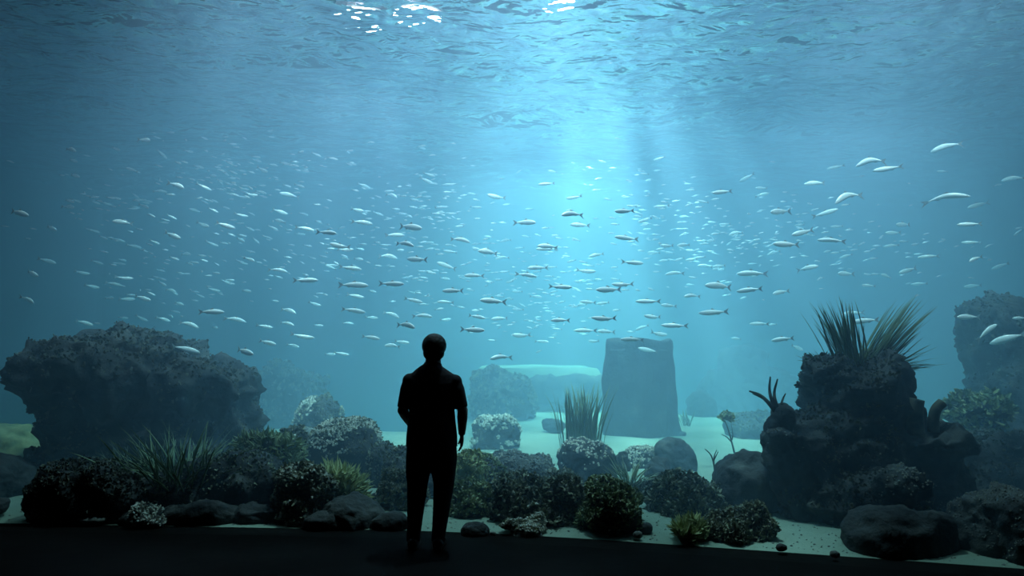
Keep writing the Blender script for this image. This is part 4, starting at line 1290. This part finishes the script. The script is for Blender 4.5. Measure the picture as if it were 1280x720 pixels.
def build_hair():
    bm = bmesh.new()
    ball(bm, HD + Vector((0, -0.018, 0.026)), (0.098, 0.104, 0.100), 4)
    ball(bm, HD + Vector((0.0, -0.050, -0.030)), (0.086, 0.066, 0.070), 3)
    ball(bm, HD + Vector((-0.045, -0.02, 0.03)), (0.045, 0.07, 0.07), 3)
    ball(bm, HD + Vector((0.045, -0.02, 0.03)), (0.046, 0.07, 0.07), 3)
    for v in bm.verts:
        v.co += v.normal * 0.0 + Vector((random.uniform(-1, 1), random.uniform(-1, 1), random.uniform(-1, 1))) * 0.0015
    return solid('hair', bm, 0.007, M['hair'], person, 2)
build_hair()

def build_shirt():
    bm = bmesh.new()
    body_tube(bm, [(0, 0, 0.79), (0, 0, 0.87), (0, -0.005, 0.97), (0, 0.0, 1.08), (0, 0.002, 1.19), (0, 0.0, 1.29), (0, -0.005, 1.36), (0, -0.006, 1.395), (0.003, -0.004, 1.425)],
              [(0.205, 0.145), (0.203, 0.145), (0.192, 0.138), (0.180, 0.130), (0.184, 0.134), (0.200, 0.134), (0.172, 0.108), (0.128, 0.092), (0.086, 0.080)], 28)
    for S_, E_ in ((SHL, ELL), (SHR, ELR)):
        ball(bm, Vector(S_) + Vector((0, 0, -0.004)), (0.062, 0.066, 0.060))
        body_tube(bm, [mid(S_, E_, 0.06), mid(S_, E_, 0.3), mid(S_, E_, 0.62), mid(S_, E_, 0.92)], [0.056, 0.062, 0.056, 0.050], 16)
    # collar
    body_tube(bm, [(0.002, -0.006, 1.405), (0.005, -0.002, 1.452)], [(0.080, 0.078), (0.070, 0.070)], 18)
    return solid('shirt', bm, 0.0085, M['shirt'], person, 3)
build_shirt()

def build_trousers():
    bm = bmesh.new()
    body_tube(bm, [(0, 0, 0.66), (0, 0, 0.80), (0, 0, 0.90), (0, 0, 0.95)], [(0.18, 0.125), (0.200, 0.140), (0.186, 0.132), (0.175, 0.125)], 24)
    for H_, K_, A_, s in ((HIPL, KNL, ANL, -1), (HIPR, KNR, ANR, 1)):
        K2 = Vector(K_)
        body_tube(bm, [(H_[0], 0, 0.82), (s * 0.100, 0.0, 0.70), (K2.x * 0.98, K2.y, 0.58), (K2.x, K2.y, 0.48), mid(K_, A_, 0.35), mid(K_, A_, 0.7), (A_[0], A_[1], 0.10), (A_[0], A_[1] + 0.005, 0.065)],
                  [(0.104, 0.120), (0.104, 0.112), (0.096, 0.098), (0.082, 0.086), (0.070, 0.078), (0.060, 0.066), (0.054, 0.062), (0.057, 0.066)], 20)
    return solid('trousers', bm, 0.0085, M['shorts'], person, 3)
build_trousers()

for A_ in (ANL, ANR):
    x, y, z = A_
    bm = bmesh.new()
    body_tube(bm, [(x, y - 0.078, 0.050), (x, y - 0.03, 0.056), (x * 1.02, y + 0.06, 0.050), (x * 1.05, y + 0.14, 0.038), (x * 1.07, y + 0.195, 0.030)], [(0.036, 0.040), (0.044, 0.055), (0.047, 0.046), (0.048, 0.034), (0.034, 0.022)], 18)
    body_tube(bm, [(x, y - 0.005, 0.06), (x, y - 0.005, 0.125)], [0.050, 0.046], 16)
    body_tube(bm, [(x, y - 0.085, 0.016), (x, y, 0.016), (x * 1.05, y + 0.13, 0.016), (x * 1.07, y + 0.205, 0.018)], [(0.036, 0.016), (0.042, 0.016), (0.052, 0.016), (0.034, 0.013)], 16)
    solid('shoe', bm, 0.007, M['shoe'], person, 2)

# ---- lamps above the water
G_ = 'floodlights above the water'
for px, py, Y, r, lb in ((452, 24, 13.4, 0.5, 'white floodlight above the ripples, left one of the pair left of the middle'),
                         (522, 20, 13.6, 0.45, 'white floodlight above the ripples, right one of the pair left of the middle'),
                         (696, 4, 14.0, 0.36, 'white floodlight above the ripples, alone at the upper edge right of the middle')):
    lamp_fixture(P(px, py, Y), lb, r, G_)
